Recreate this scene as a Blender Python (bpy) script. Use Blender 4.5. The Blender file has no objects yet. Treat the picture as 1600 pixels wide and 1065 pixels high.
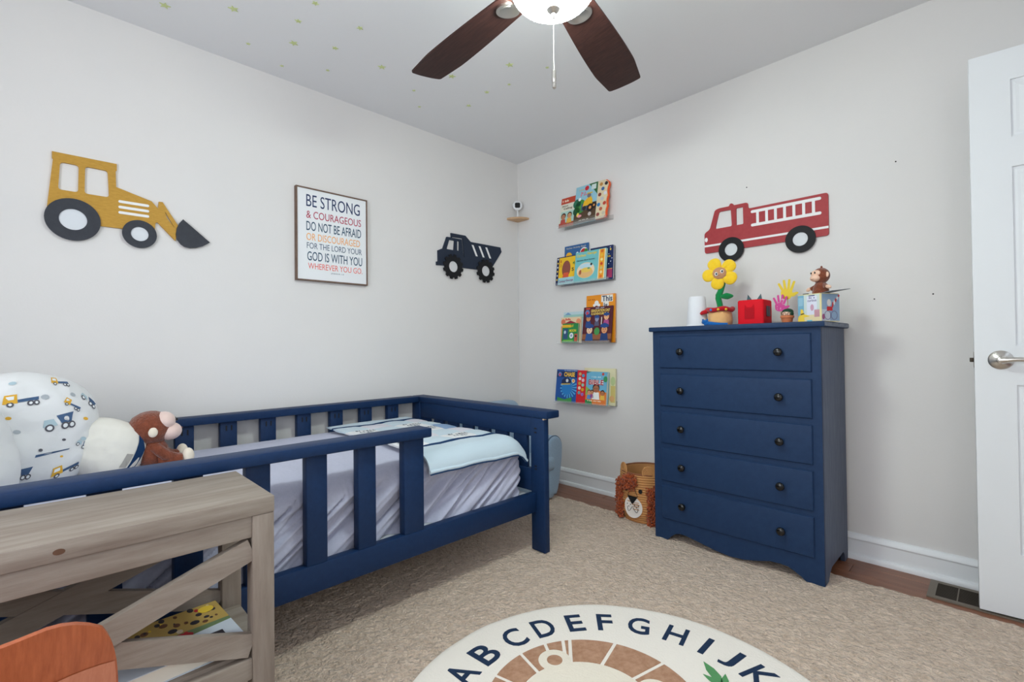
import bpy, bmesh, math, random
from mathutils import Vector, Matrix, noise
random.seed(7)
PI = math.pi
S = bpy.context.scene
COL = S.collection
# ------------------------------------------------------------------ camera, world, light, exposure
F_PX, YAW, PITCH, ROLL = 744.8, 135.729, 0.637, -0.614
cam_d = bpy.data.cameras.new('camera'); cam = bpy.data.objects.new('camera', cam_d); COL.objects.link(cam)
cam_d.sensor_width = 36.0; cam_d.lens = F_PX / 1600 * 36.0; cam_d.clip_start = 0.02
_y, _p, _r = map(math.radians, (YAW, PITCH, ROLL))
_f = Vector((math.cos(_y)*math.cos(_p), math.sin(_y)*math.cos(_p), math.sin(_p)))
_rt = Vector((math.sin(_y), -math.cos(_y), 0)); _up = _rt.cross(_f)
_R = _rt*math.cos(_r) + _up*math.sin(_r); _U = _up*math.cos(_r) - _rt*math.sin(_r)
cam.matrix_world = Matrix(((_R.x, _U.x, -_f.x, 2.667), (_R.y, _U.y, -_f.y, -2.680), (_R.z, _U.z, -_f.z, 0.994), (0, 0, 0, 1)))
S.camera = cam
RX, RY, RZ = 3.42, -3.72, 2.44            # room extents
world = bpy.data.worlds.new('sky'); S.world = world; world.use_nodes = True
world.node_tree.nodes['Background'].inputs[0].default_value = (0.75, 0.86, 1.0, 1)
world.node_tree.nodes['Background'].inputs[1].default_value = 1.2
def area(name, loc, rot, sx, sy, power, col):
    l = bpy.data.lights.new(name, 'AREA'); l.shape = 'RECTANGLE'; l.size = sx; l.size_y = sy; l.energy = power; l.color = col
    o = bpy.data.objects.new(name, l); COL.objects.link(o); o.location = loc; o.rotation_euler = rot; return o
area("daylight_and_fill", (1.9, RY-0.14, 1.45), (PI/2, 0, 0), 1.9, 1.5, 30, (0.95, 0.97, 1.0))      # outside the window behind the camera
area("daylight_and_fill", (RX+0.14, -2.75, 1.45), (PI/2, 0, PI/2), 1.2, 1.3, 9, (0.95, 0.97, 1.0))    # added fill outside an unseen, invented side window, evens the light
LAMP_EMIT = 54.0
S.view_settings.view_transform = 'Standard'; S.view_settings.look = 'None'
S.view_settings.gamma = 1.0; S.view_settings.use_curve_mapping = False
S.view_settings.exposure = 0.54
S.cycles.use_denoising = True
S.cycles.max_bounces = 6; S.cycles.diffuse_bounces = 4

# ------------------------------------------------------------------ materials
def lin(c):
    return tuple(((v/255)/12.92 if v/255 <= .04045 else ((v/255+.055)/1.055)**2.4) for v in c)
MATS = {}
def mat(name, rgb, rough=.6, spec=.35, metal=0.0, var=None, bump=None, emit=0, grain=None, sheen=0, alpha=1, coat=0):
    """rgb in 0..255 albedo; var=(scale, rgb2, [stretch]) mottles the colour; bump=(scale,strength,dist)"""
    if name in MATS: return MATS[name]
    m = bpy.data.materials.new(name); m.use_nodes = True; MATS[name] = m
    nt = m.node_tree; N = nt.nodes; L = nt.links; b = N['Principled BSDF']
    c = lin(rgb) + (1,)
    b.inputs['Base Color'].default_value = c; b.inputs['Roughness'].default_value = rough
    b.inputs['Specular IOR Level'].default_value = spec; b.inputs['Metallic'].default_value = metal
    if sheen: b.inputs['Sheen Weight'].default_value = sheen; b.inputs['Sheen Roughness'].default_value = .5
    if coat: b.inputs['Coat Weight'].default_value = coat; b.inputs['Coat Roughness'].default_value = .15
    if alpha < 1: b.inputs['Alpha'].default_value = alpha
    if emit: b.inputs['Emission Color'].default_value = c; b.inputs['Emission Strength'].default_value = emit
    if var or bump:
        tc = N.new('ShaderNodeTexCoord')
    if var:
        mp = N.new('ShaderNodeMapping'); L.new(tc.outputs['Object'], mp.inputs[0])
        mp.inputs['Scale'].default_value = var[2] if len(var) > 2 else (1, 1, 1)
        n = N.new('ShaderNodeTexNoise'); n.inputs['Scale'].default_value = var[0]; n.inputs['Detail'].default_value = 6; n.inputs['Roughness'].default_value = .65
        L.new(mp.outputs[0], n.inputs[0])
        r = N.new('ShaderNodeValToRGB'); r.color_ramp.elements[0].position = .32; r.color_ramp.elements[1].position = .68
        r.color_ramp.elements[0].color = c; r.color_ramp.elements[1].color = lin(var[1]) + (1,)
        L.new(n.outputs[0], r.inputs[0]); L.new(r.outputs[0], b.inputs['Base Color'])
    if bump:
        n2 = N.new('ShaderNodeTexNoise'); n2.inputs['Scale'].default_value = bump[0]; n2.inputs['Detail'].default_value = 4
        if len(bump) > 3:
            mp2 = N.new('ShaderNodeMapping'); mp2.inputs['Scale'].default_value = bump[3]
            L.new(tc.outputs['Object'], mp2.inputs[0]); L.new(mp2.outputs[0], n2.inputs[0])
        else: L.new(tc.outputs['Object'], n2.inputs[0])
        bp = N.new('ShaderNodeBump'); bp.inputs['Strength'].default_value = bump[1]; bp.inputs['Distance'].default_value = bump[2]
        L.new(n2.outputs[0], bp.inputs['Height']); L.new(bp.outputs[0], b.inputs['Normal'])
    return m
M_WALL = mat('wall_paint', (231, 228, 226), .75, .2, var=(1.3, (227, 225, 224)), bump=(140, .12, .002))
M_CEIL = mat('ceiling_paint', (234, 234, 236), .85, .15, bump=(90, .15, .002))
M_TRIM = mat('white_trim_paint', (238, 240, 243), .35, .45)
M_DOOR = mat('white_door_paint', (233, 236, 239), .45, .4, bump=(60, .05, .001))
M_FLOOR = mat('walnut_floor', (118, 72, 50), .35, .45, var=(7, (148, 98, 72), (.6, 9, 9)), bump=(30, .06, .001, (1, 12, 12)))
M_CARPET = mat('beige_carpet', (206, 180, 157), .95, .1, var=(46, (240, 216, 195)), bump=(75, 1.0, .03), sheen=.3)
M_NAVY = mat('navy_paint', (17, 43, 80), .5, .25, var=(60, (21, 49, 88)), bump=(120, .10, .001))
M_NAVY_D = mat('navy_chalk_paint', (26, 50, 84), .55, .25, var=(45, (31, 56, 91)), bump=(160, .12, .001))
M_CHIP = mat('bare_wood_chip', (205, 178, 150), .7)
M_SHEET = mat('lilac_grey_sheet', (190, 192, 212), .9, .15, var=(90, (180, 183, 204)), bump=(220, .1, .001), sheen=.2)
M_WHITE = mat('white_cotton', (228, 229, 230), .9, .15, bump=(60, .12, .003), sheen=.2)
M_CREAM = mat('cream_cotton', (228, 225, 216), .9, .15, bump=(40, .2, .004), sheen=.2)
M_PALEBLUE = mat('pale_blue_cotton', (194, 211, 222), .9, .15, bump=(70, .2, .003), sheen=.2)
M_MIDBLUE = mat('mid_blue_cotton', (138, 164, 198), .9, .15)
M_GREYCOT = mat('light_grey_cotton', (214, 213, 222), .9, .15)
M_NAVYCLOTH = mat('navy_cloth', (33, 62, 102), .9, .1)
M_INK = mat('grey_ink', (104, 112, 126), .8)
M_GREYWOOD = mat('weathered_grey_wood', (130, 117, 107), .7, .25, var=(5, (156, 146, 136), (8, .8, 8)), bump=(40, .15, .002, (12, 1.5, 12)))
M_GREYWOODV = mat('weathered_grey_wood_upright', (128, 115, 105), .7, .25, var=(5, (150, 139, 129), (8, 8, .8)), bump=(40, .15, .002, (12, 12, 1.5)))
M_KNOT = mat('wood_knot', (98, 70, 54), .75)
M_ORANGEWOOD = mat('orange_teak_veneer', (160, 78, 42), .4, .4, var=(10, (186, 98, 58), (14, 14, 1.5)))
M_ORANGEWOOD2 = mat('pale_teak_veneer', (190, 112, 82), .42, .4, var=(10, (205, 130, 100), (12, 12, 1.5)))
M_BLADE = mat('dark_walnut_blade', (46, 25, 22), .5, .25, var=(5, (68, 40, 35), (2.5, 24, 24)), bump=(30, .08, .001, (2, 30, 30)))
M_NICKEL = mat('brushed_nickel', (206, 202, 196), .28, .5, 1.0)
M_DARKMETAL = mat('dark_bronze_metal', (66, 58, 50), .5, .4, .6)
M_VENT = mat('taupe_metal', (122, 112, 100), .5, .4, .2)
M_BLACK = mat('black_gloss', (12, 12, 13), .22, .5)
M_BLACKMATT = mat('matt_black_wood', (22, 23, 27), .6, .3, bump=(80, .1, .001))
M_CHARCOAL = mat('charcoal_wood', (52, 55, 63), .6, .3, var=(40, (60, 63, 71)), bump=(80, .1, .001))
M_SLATE = mat('slate_navy_wood', (38, 48, 66), .6, .3, bump=(80, .1, .001))
M_MUSTARD = mat('mustard_wood', (184, 138, 48), .55, .35, var=(14, (200, 154, 62), (1, 3, 12)), bump=(80, .1, .001))
M_REDWOOD = mat('barn_red_wood', (164, 52, 58), .55, .35, var=(40, (172, 60, 64)))
M_WHITEPAINT = mat('white_inlay', (240, 240, 240), .6)
M_PAPER = mat('white_print_board', (238, 240, 243), .55, .3)
M_FRAMEWOOD = mat('brown_frame_wood', (104, 82, 70), .55, .3, var=(30, (122, 98, 84)))
M_BIRCH = mat('pale_birch', (214, 176, 138), .55, .3, var=(20, (200, 160, 122)))
M_PLASTIC = mat('white_plastic', (232, 233, 236), .35, .45)
M_FOAMCUP = mat('white_foam', (232, 233, 238), .7, .3)
M_ACRYLIC = mat('clear_acrylic', (225, 228, 230), .1, .3, alpha=.14)
M_STAR = mat('glow_star_plastic', (204, 214, 152), .5)
M_BOWL = mat('frosted_lamp_glass', (236, 250, 244), .3, .4, emit=LAMP_EMIT)
M_CHAIRBLUE = mat('dusty_blue_upholstery', (140, 162, 184), .9, .15, var=(120, (150, 172, 194)), sheen=.3)
M_PIPING = mat('slate_blue_piping', (88, 106, 128), .9)
M_RUGWHITE = mat('ivory_low_pile', (242, 234, 224), .95, .1, bump=(160, .5, .004), sheen=.2)
M_RUGBROWN = mat('brown_low_pile', (164, 122, 96), .95, .1, var=(40, (190, 150, 124)), bump=(160, .5, .004))
M_RUGCREAM = mat('cream_low_pile', (236, 226, 210), .95, .1, bump=(160, .5, .004))
M_RUGNAVY = mat('navy_low_pile', (40, 56, 82), .95, .1, bump=(160, .5, .004))
M_RUGGREEN = mat('green_low_pile', (92, 150, 98), .95, .1, bump=(160, .5, .004))
M_BROWNFUR = mat('brown_plush_fur', (112, 58, 40), .95, .05, var=(70, (140, 78, 56)), bump=(160, .8, .006), sheen=.4)
M_PINKPLUSH = mat('pale_pink_plush', (232, 205, 196), .9, .1, bump=(120, .3, .003), sheen=.4)
M_CREAMPLUSH = mat('cream_plush', (236, 224, 206), .9, .1, bump=(120, .3, .003), sheen=.4)
M_YELLOWPLUSH = mat('yellow_plush', (246, 200, 40), .9, .1, var=(50, (250, 212, 60)), bump=(120, .3, .003), sheen=.4)
M_TANPLUSH = mat('tan_plush', (196, 146, 108), .9, .1, bump=(120, .3, .003), sheen=.4)
M_GREENPLUSH = mat('green_plush', (22, 136, 74), .9, .1, bump=(120, .3, .003), sheen=.4)
M_APRICOT = mat('apricot_plush', (236, 184, 124), .9, .1, bump=(60, .4, .005), sheen=.4)
M_REDPLUSH = mat('red_plush', (190, 28, 38), .9, .1, bump=(90, .3, .003), sheen=.3)
M_BLUEPLUSH = mat('blue_plush', (26, 100, 176), .9, .1, bump=(90, .3, .003), sheen=.3)
M_REDBOX = mat('red_fabric_case', (222, 14, 34), .7, .25, bump=(260, .15, .001))
M_REDDARK = mat('dark_red_embossing', (196, 10, 30), .75, .2)
M_TERRACOTTA = mat('terracotta', (206, 122, 80), .7)
M_DARKGREEN = mat('dark_green_hair', (24, 62, 44), .7)
M_SKIN = mat('pale_peach', (236, 196, 172), .7)
M_ROPE = mat('tan_rope', (200, 146, 94), .9, .1, bump=(200, .5, .003))
M_MANE = mat('rust_yarn', (150, 66, 28), .95, .1, var=(50, (178, 84, 40)), sheen=.3)
M_BASKETIN = mat('brown_rope_rim', (140, 92, 66), .9, .1)
PC = {}
def pcol(r, g, b, rough=.45):            # plain printed colour
    k = (r, g, b, rough)
    if k not in PC: PC[k] = mat('print_%02x%02x%02x' % (r, g, b) + ('' if rough == .45 else 'r'), (r, g, b), rough, .35)
    return PC[k]

# ------------------------------------------------------------------ mesh helpers
def wpos(o):
    p = Vector((0, 0, 0))
    while o is not None: p += o.location; o = o.parent
    return p
def finish(bm, name, mats, parent=None, smooth=35, kind=None, base=True):
    bmesh.ops.recalc_face_normals(bm, faces=bm.faces)
    if smooth:
        lim = math.radians(smooth)
        for f in bm.faces: f.smooth = True
        for e in bm.edges:
            if len(e.link_faces) == 2 and e.calc_face_angle(0) > lim: e.smooth = False
    xs = [v.co.x for v in bm.verts]; ys = [v.co.y for v in bm.verts]; zs = [v.co.z for v in bm.verts]
    c = Vector(((min(xs)+max(xs))/2, (min(ys)+max(ys))/2, min(zs)))
    for v in bm.verts: v.co -= c
    me = bpy.data.meshes.new(name); bm.to_mesh(me); bm.free()
    for m in (mats if isinstance(mats, (list, tuple)) else [mats]): me.materials.append(m)
    o = bpy.data.objects.new(name, me); COL.objects.link(o)
    if parent is not None: o.parent = parent; o.location = c - wpos(parent)
    else: o.location = c
    if kind: o['kind'] = kind
    return o
def tag(o, label, cat, group=None):
    o['label'] = label; o['category'] = cat
    if group: o['group'] = group
    return o
def empty(name, loc, label, cat, group=None):
    o = bpy.data.objects.new(name, None); COL.objects.link(o); o.location = loc; o.empty_display_size = .05
    return tag(o, label, cat, group)
def dup(o, parent, dloc, children=True):
    c = o.copy(); COL.objects.link(c); c.parent = parent; c.location = o.location + Vector(dloc)
    if children:
        for ch in o.children:
            d = ch.copy(); COL.objects.link(d); d.parent = c
    return c
def bx(bm, x0, x1, y0, y1, z0, z1, bev=0, M=None, mi=0, seg=2):
    t = bmesh.new()
    v = [t.verts.new((x, y, z)) for x in (x0, x1) for y in (y0, y1) for z in (z0, z1)]
    for q in ((0, 1, 3, 2), (4, 6, 7, 5), (0, 4, 5, 1), (2, 3, 7, 6), (0, 2, 6, 4), (1, 5, 7, 3)): t.faces.new([v[i] for i in q])
    bmesh.ops.recalc_face_normals(t, faces=t.faces)
    if bev: bmesh.ops.bevel(t, geom=list(t.edges), offset=bev, segments=seg, profile=.5, affect='EDGES')
    merge(bm, t, M, mi)
def merge(bm, t, M=None, mi=0):
    if M is not None: t.transform(M)
    for f in t.faces: f.material_index = mi
    me = bpy.data.meshes.new('tmp'); t.to_mesh(me); t.free(); bm.from_mesh(me); bpy.data.meshes.remove(me)
def box(name, x0, x1, y0, y1, z0, z1, m, parent=None, bev=.002, M=None, kind=None, seg=2):
    bm = bmesh.new(); bx(bm, x0, x1, y0, y1, z0, z1, bev, M, 0, seg); return finish(bm, name, m, parent, kind=kind)
def ell(bm, c, r, M=None, mi=0, seg=24, rings=14, fn=None):
    t = bmesh.new(); bmesh.ops.create_uvsphere(t, u_segments=seg, v_segments=rings, radius=1)
    for v in t.verts:
        if fn: fn(v)
        v.co = Vector((v.co.x*r[0], v.co.y*r[1], v.co.z*r[2]))
    if M is not None: t.transform(M)
    t.transform(Matrix.Translation(c)); merge(bm, t, None, mi)
def lathe(bm, prof, c=(0, 0, 0), seg=32, M=None, mi=0, closed=True):
    t = bmesh.new(); rings = []
    for r, z in prof:
        rings.append([t.verts.new((max(r, 1e-4)*math.cos(2*PI*i/seg), max(r, 1e-4)*math.sin(2*PI*i/seg), z)) for i in range(seg)])
    for a, b in zip(rings, rings[1:]):
        for i in range(seg): t.faces.new((a[i], a[(i+1) % seg], b[(i+1) % seg], b[i]))
    if closed:
        t.faces.new(rings[0][::-1]); t.faces.new(rings[-1])
    if M is not None: t.transform(M)
    t.transform(Matrix.Translation(c)); merge(bm, t, None, mi)
def tube(bm, pts, rad, seg=8, mi=0):
    pts = [Vector(p) for p in pts]; n = len(pts)
    rads = rad if isinstance(rad, (list, tuple)) else [rad]*n
    t = bmesh.new(); rings = []; ref = Vector((.31, .57, .76)).normalized()
    for i, p in enumerate(pts):
        d = (pts[min(i+1, n-1)] - pts[max(i-1, 0)]).normalized()
        a = d.cross(ref)
        if a.length < .05: a = d.cross(Vector((1, 0, 0)))
        a.normalize(); b = d.cross(a)
        rings.append([t.verts.new(p + (a*math.cos(2*PI*k/seg) + b*math.sin(2*PI*k/seg))*rads[i]) for k in range(seg)])
    for a, b in zip(rings, rings[1:]):
        for k in range(seg): t.faces.new((a[k], a[(k+1) % seg], b[(k+1) % seg], b[k]))
    t.faces.new(rings[0][::-1]); t.faces.new(rings[-1]); merge(bm, t, None, mi)
def frame(o, u, v):
    u = Vector(u).normalized(); v = Vector(v); v = (v - u*v.dot(u)).normalized(); w = u.cross(v)
    return Matrix(((u.x, v.x, w.x, o[0]), (u.y, v.y, w.y, o[1]), (u.z, v.z, w.z, o[2]), (0, 0, 0, 1)))
def plate(bm, loops, w0, w1, M, mi=0, sub=0):
    """flat plate, outline loops[0] with holes loops[1:], in the (u,v) plane of M, from height w0 to w1"""
    cu = bpy.data.curves.new('tmp', 'CURVE'); cu.dimensions = '2D'; cu.fill_mode = 'BOTH'; cu.extrude = (w1-w0)/2
    for lp in loops:
        s = cu.splines.new('POLY'); s.points.add(len(lp)-1); s.use_cyclic_u = True
        for p, q in zip(s.points, lp): p.co = (q[0], q[1], 0, 1)
    o = bpy.data.objects.new('tmp', cu); me = bpy.data.meshes.new_from_object(o)
    t = bmesh.new(); t.from_mesh(me); bmesh.ops.remove_doubles(t, verts=t.verts, dist=1e-6)
    bpy.data.objects.remove(o); bpy.data.curves.remove(cu); bpy.data.meshes.remove(me)
    if sub: bmesh.ops.subdivide_edges(t, edges=t.edges, cuts=sub, use_grid_fill=False)
    t.transform(Matrix.Translation((0, 0, (w0+w1)/2)))
    merge(bm, t, M, mi)
def circ(cx, cy, r, n=32, ry=None, a0=0):
    return [(cx + r*math.cos(a0+2*PI*i/n), cy + (ry or r)*math.sin(a0+2*PI*i/n)) for i in range(n)]
def rect(x0, x1, y0, y1): return [(x0, y0), (x1, y0), (x1, y1), (x0, y1)]
def rrect(x0, x1, y0, y1, r, n=5):
    o = []
    for cx, cy, a in ((x1-r, y1-r, 0), (x0+r, y1-r, PI/2), (x0+r, y0+r, PI), (x1-r, y0+r, 1.5*PI)):
        o += [(cx + r*math.cos(a+PI/2*i/n), cy + r*math.sin(a+PI/2*i/n)) for i in range(n+1)]
    return o
def rounded(pts, r, n=4):
    out = []; k = len(pts)
    for i in range(k):
        p = Vector(pts[i]); a = Vector(pts[i-1]) - p; b = Vector(pts[(i+1) % k]) - p
        d = min(r, a.length*.45, b.length*.45); A = p + a.normalized()*d; B = p + b.normalized()*d
        for j in range(n+1):
            t = j/n; q = A*(1-t)**2 + p*2*t*(1-t) + B*t*t; out.append((q.x, q.y))
    return out
def text(bm, s, x0, x1, y0, y1, w, M, mi=0, bold=0.0, th=.0006, shear=0):
    """lettering stretched into the box x0..x1 by y0..y1"""
    cu = bpy.data.curves.new('tmp', 'FONT'); cu.body = s; cu.size = 1; cu.extrude = .01; cu.offset = bold; cu.resolution_u = 4; cu.shear = shear
    o = bpy.data.objects.new('tmp', cu); me = bpy.data.meshes.new_from_object(o)
    t = bmesh.new(); t.from_mesh(me); bpy.data.objects.remove(o); bpy.data.curves.remove(cu); bpy.data.meshes.remove(me)
    if not t.verts: t.free(); return
    ax = min(v.co.x for v in t.verts); bxx = max(v.co.x for v in t.verts); ay = min(v.co.y for v in t.verts); by = max(v.co.y for v in t.verts)
    for v in t.verts:
        v.co = Vector((x0 + (v.co.x-ax)/(bxx-ax)*(x1-x0), y0 + (v.co.y-ay)/max(by-ay, 1e-6)*(y1-y0), w + (th if v.co.z > 0 else 0)))
    merge(bm, t, M, mi)

# ------------------------------------------------------------------ the room
FL = frame((0, 0, 0), (0, 1, 0), (0, 0, 1))      # left wall: u=y, v=z, w=+x
FB = frame((0, 0, 0), (1, 0, 0), (0, 0, 1))      # far right wall (y=0): u=x, v=z, w=-y
def struct(o): o['kind'] = 'structure'; return o
o = struct(box('wall_left', -.12, 0, RY-.12, .12, -.1, RZ+.1, M_WALL, bev=0)); 
o = struct(box('wall_back', 0, RX+.12, 0, .12, -.1, RZ+.1, M_WALL, bev=0)); WB = o
nail_bm = None
for i, (x, z) in enumerate(((2.355, 1.79), (2.27, 1.19), (2.47, 1.196), (1.73, 1.83))):
    bm = bmesh.new(); lathe(bm, [(.003, 0), (.003, .002), (.001, .003)], (0, 0, 0), 8, frame((x, 0, z), (1, 0, 0), (0, 0, 1)))
    finish(bm, 'nail', M_BLACKMATT, WB)
# wall behind the camera with its window, right wall with its doorway and an added window
bm = bmesh.new(); plate(bm, [rect(-.12, RX+.12, -.1, RZ+.1), rect(1.1, 2.7, .8, 2.1)], -.12, 0, frame((0, RY, 0), (-1, 0, 0), (0, 0, 1)) @ Matrix.Diagonal((-1, 1, 1, 1))) ; struct(finish(bm, 'wall_front', M_WALL))
bm = bmesh.new(); plate(bm, [rect(RY, 0, -.1, RZ+.1), rect(-3.25, -2.25, .85, 2.05), rect(-.94, -.15, .005, 2.06)], 0, .12, frame((RX, 0, 0), (0, 1, 0), (0, 0, 1))); struct(finish(bm, 'wall_right', M_WALL))
box('hall_wall', RX+.9, RX+1.0, -2.0, .8, -.1, RZ, M_WALL, bev=0, kind='structure').name = 'wall_hall'
for nm, M, (a, b, c, d) in (('window_1', frame((0, RY-.05, 0), (1, 0, 0), (0, 0, 1)), (1.1, 2.7, .8, 2.1)), ('added_window', frame((RX+.05, 0, 0), (0, 1, 0), (0, 0, 1)), (-3.25, -2.25, .85, 2.05))):  # the second window is unseen, added to let in even side light
    bm = bmesh.new(); mx, mz = (a+b)/2, (c+d)/2
    plate(bm, [rect(a, b, c, d), rect(a+.05, mx-.02, c+.05, mz-.02), rect(mx+.02, b-.05, c+.05, mz-.02), rect(a+.05, mx-.02, mz+.02, d-.05), rect(mx+.02, b-.05, mz+.02, d-.05)], -.02, .02, M)
    w = struct(finish(bm, nm, M_TRIM))
    gm = MATS.get('window_glass')
    if not gm:
        gm = mat('window_glass', (255, 255, 255), .02); gm.node_tree.nodes.remove(gm.node_tree.nodes['Principled BSDF'])
        nt = gm.node_tree; tr = nt.nodes.new('ShaderNodeBsdfTransparent'); gl = nt.nodes.new('ShaderNodeBsdfGlossy'); gl.inputs['Roughness'].default_value = .02; mx_ = nt.nodes.new('ShaderNodeMixShader'); mx_.inputs[0].default_value = .06
        nt.links.new(tr.outputs[0], mx_.inputs[1]); nt.links.new(gl.outputs[0], mx_.inputs[2]); nt.links.new(mx_.outputs[0], nt.nodes['Material Output'].inputs[0])
    for (p, q, r, s) in ((a+.05, mx-.02, c+.05, mz-.02), (mx+.02, b-.05, c+.05, mz-.02), (a+.05, mx-.02, mz+.02, d-.05), (mx+.02, b-.05, mz+.02, d-.05)):
        bm = bmesh.new(); plate(bm, [rect(p, q, r, s)], -.002, .002, M); finish(bm, 'pane', gm, w)
struct(box('ceiling', -.12, RX+.12, RY-.12, .12, RZ, RZ+.1, M_CEIL, bev=0))
FLR = struct(box('floor', -.12, RX+1.0, RY-.12, .12, -.1, -.012, M_FLOOR, bev=0))
# floorboards left bare between carpet and wall
bdir = 0
pl = {}
for r in range(4):
    y1 = -.001 - r*.092; x = -.02 - (r*.37 % .9)
    while x < RX + .9:
        ln = 1.05 if (r + int(x*3)) % 2 else .86
        key = ln
        xa, xb = max(x, 0.0), min(x+ln, RX+.9)
        if xb - xa > .05:
            box('plank', xa+.0008, xb-.0008, y1-.0905, y1, -.012, 0, M_FLOOR, FLR, bev=.0012, seg=1)
        x += ln
# baseboards: profile extruded along the walls
def baseboard(name, p0, p1, n):
    p0 = Vector(p0); p1 = Vector(p1); n = Vector(n); bm = bmesh.new()
    prof = [(0, 0), (.028, 0), (.028, .012), (.024, .022), (.0145, .026), (.0135, .085), (.017, .092), (.015, .103), (.008, .113), (0, .116)]
    t = bmesh.new(); A = [t.verts.new(p0 + n*a + Vector((0, 0, b))) for a, b in prof]; B = [t.verts.new(p1 + n*a + Vector((0, 0, b))) for a, b in prof]
    for i in range(len(prof)-1): t.faces.new((A[i], A[i+1], B[i+1], B[i]))
    t.faces.new(A); t.faces.new(B[::-1]); merge(bm, t)
    return struct(finish(bm, name, M_TRIM, smooth=25))
baseboard('baseboard_left', (0, RY, 0), (0, -.03, 0), (1, 0, 0))
baseboard('baseboard_back', (0, 0, 0), (RX, 0, 0), (0, -1, 0))
baseboard('baseboard_right', (RX, RY, 0), (RX, -1.03, 0), (-1, 0, 0))
baseboard('baseboard_front', (0, RY, 0), (RX, RY, 0), (0, 1, 0))
# carpet: a thick beige area rug with a pebbled pile
bm = bmesh.new(); NX, NY = 400, 400; X0, X1, Y0, Y1 = .02, RX-.03, RY+.03, -.272
grid = []
for i in range(NX+1):
    row = []
    for j in range(NY+1):
        x = X0+(X1-X0)*i/NX; y = Y0+(Y1-Y0)*j/NY
        e = 1.0
        if j == NY: e = 0; y += .008*noise.noise(Vector((x*14, 0, 3)))
        z = .0105 + .0045*noise.noise(Vector((x*24, y*24, 0))) + .0034*noise.noise(Vector((x*58, y*58, 4)))
        row.append(bm.verts.new((x, y, z if e else .0015)))
    grid.append(row)
for i in range(NX):
    for j in range(NY): bm.faces.new((grid[i][j], grid[i+1][j], grid[i+1][j+1], grid[i][j+1]))
CARPET = tag(finish(bm, 'area_carpet', M_CARPET, smooth=180), 'thick beige carpet with a pebbled pile covering most of the wooden floor', 'carpet')

# ------------------------------------------------------------------ door (open, almost flat along the far right wall)
DM = frame((2.5975, -.224, .012), (.9962, .0872, 0), (0, 0, 1))     # u from the free edge to the hinge, w towards the room
DR = bpy.data.objects.new('door_1', None); COL.objects.link(DR); DR.location = (2.5975, -.224, .012); DR['kind'] = 'structure'
dw, dh = .762, 2.03
cols = ((.107, .345), (.417, .655)); rows = ((.225, .825), (.965, 1.605), (1.712, 1.918))
holes = [rect(a, b, c, d) for a, b in cols for c, d in rows]
bm = bmesh.new(); plate(bm, [rect(0, dw, 0, dh)] + holes, -.008, 0, DM); plate(bm, [rect(0, dw, 0, dh)], -.035, -.008, DM); finish(bm, 'door_leaf', M_DOOR, DR, smooth=20)
for a, b in cols:
    for c, d in rows:
        bm = bmesh.new()      # raised field with sloping border
        t = bmesh.new(); q = []
        for ins, h in ((0, -.0095), (.014, -.0065), (.022, -.0065), (.045, -.0015)):
            q.append([t.verts.new((x, y, h)) for x, y in rect(a+ins, b-ins, c+ins, d-ins)])
        for A, B in zip(q, q[1:]):
            for i in range(4): t.faces.new((A[i], A[(i+1) % 4], B[(i+1) % 4], B[i]))
        t.faces.new(q[-1]); merge(bm, t, DM); finish(bm, 'panel', M_DOOR, DR, smooth=10)
for s, w in ((1, 0),):
    bm = bmesh.new(); lathe(bm, [(.0335, 0), (.034, .004), (.03, .009), (.017, .013), (.0125, .016), (.0125, .028)], (0, 0, 0), 40, DM @ Matrix.Translation((.068, .914, w)))
    ro = finish(bm, 'rosette', M_NICKEL, DR)
    bm = bmesh.new(); pts = [(.068, .914, .034), (.082, .915, .04), (.105, .917, .044), (.14, .917, .044), (.175, .913, .043)]
    tube(bm, [DM @ Vector(p) for p in pts], [.0135, .0105, .008, .0085, .007], 14); lathe(bm, [(.0125, 0), (.0125, .014), (.006, .017)], (0, 0, 0), 24, DM @ Matrix.Translation((.068, .914, .024)))
    finish(bm, 'lever', M_NICKEL, ro)
bm = bmesh.new(); bx(bm, -.0015, .001, .885, .943, -.031, -.006, .0008, DM, seg=1); finish(bm, 'latch_plate', M_NICKEL, DR)
bm = bmesh.new(); bx(bm, -.012, 0, .905, .921, -.026, -.012, .002, DM); finish(bm, 'latch_bolt', M_DARKMETAL, DR)
bm = bmesh.new(); plate(bm, [[(-1.03, .004), (-.94, .004), (-.94, 2.06), (-.15, 2.06), (-.15, .004), (-.06, .004), (-.06, 2.15), (-1.03, 2.15)]], 0, .018, frame((RX, 0, 0), (0, -1, 0), (0, 0, 1)) @ Matrix.Diagonal((-1, 1, 1, 1)))
struct(finish(bm, 'trim_1', M_TRIM))
# floor register beside the door
VR = empty('floor_register', (2.60, -.135, 0), 'taupe metal floor vent set in the wood beside the white door', 'vent')
bm = bmesh.new(); FZ = frame((0, 0, 0), (1, 0, 0), (0, 1, 0)); plate(bm, [rect(2.448, 2.752, -.222, -.042), rect(2.472, 2.728, -.2, -.064)], .0005, .006, FZ); finish(bm, 'rim', M_VENT, VR)
box('dark_backing', 2.472, 2.728, -.2, -.064, .0002, .0012, M_BLACKMATT, VR, bev=0)  # flat black sheet stands in for the shade below the slats
sl = None
for i in range(17):
    y = -.196 + i*.0081
    if sl is None: sl = box('slat', 2.472, 2.728, y, y+.0028, .001, .0052, M_DARKMETAL, VR, bev=.0005, seg=1); s0 = y
    else: dup(sl, VR, (0, y-s0, 0))
for x in (2.533, 2.597, 2.661): box('divider', x, x+.004, -.2, -.064, .001, .0056, M_VENT, VR, bev=.0005, seg=1)

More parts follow.
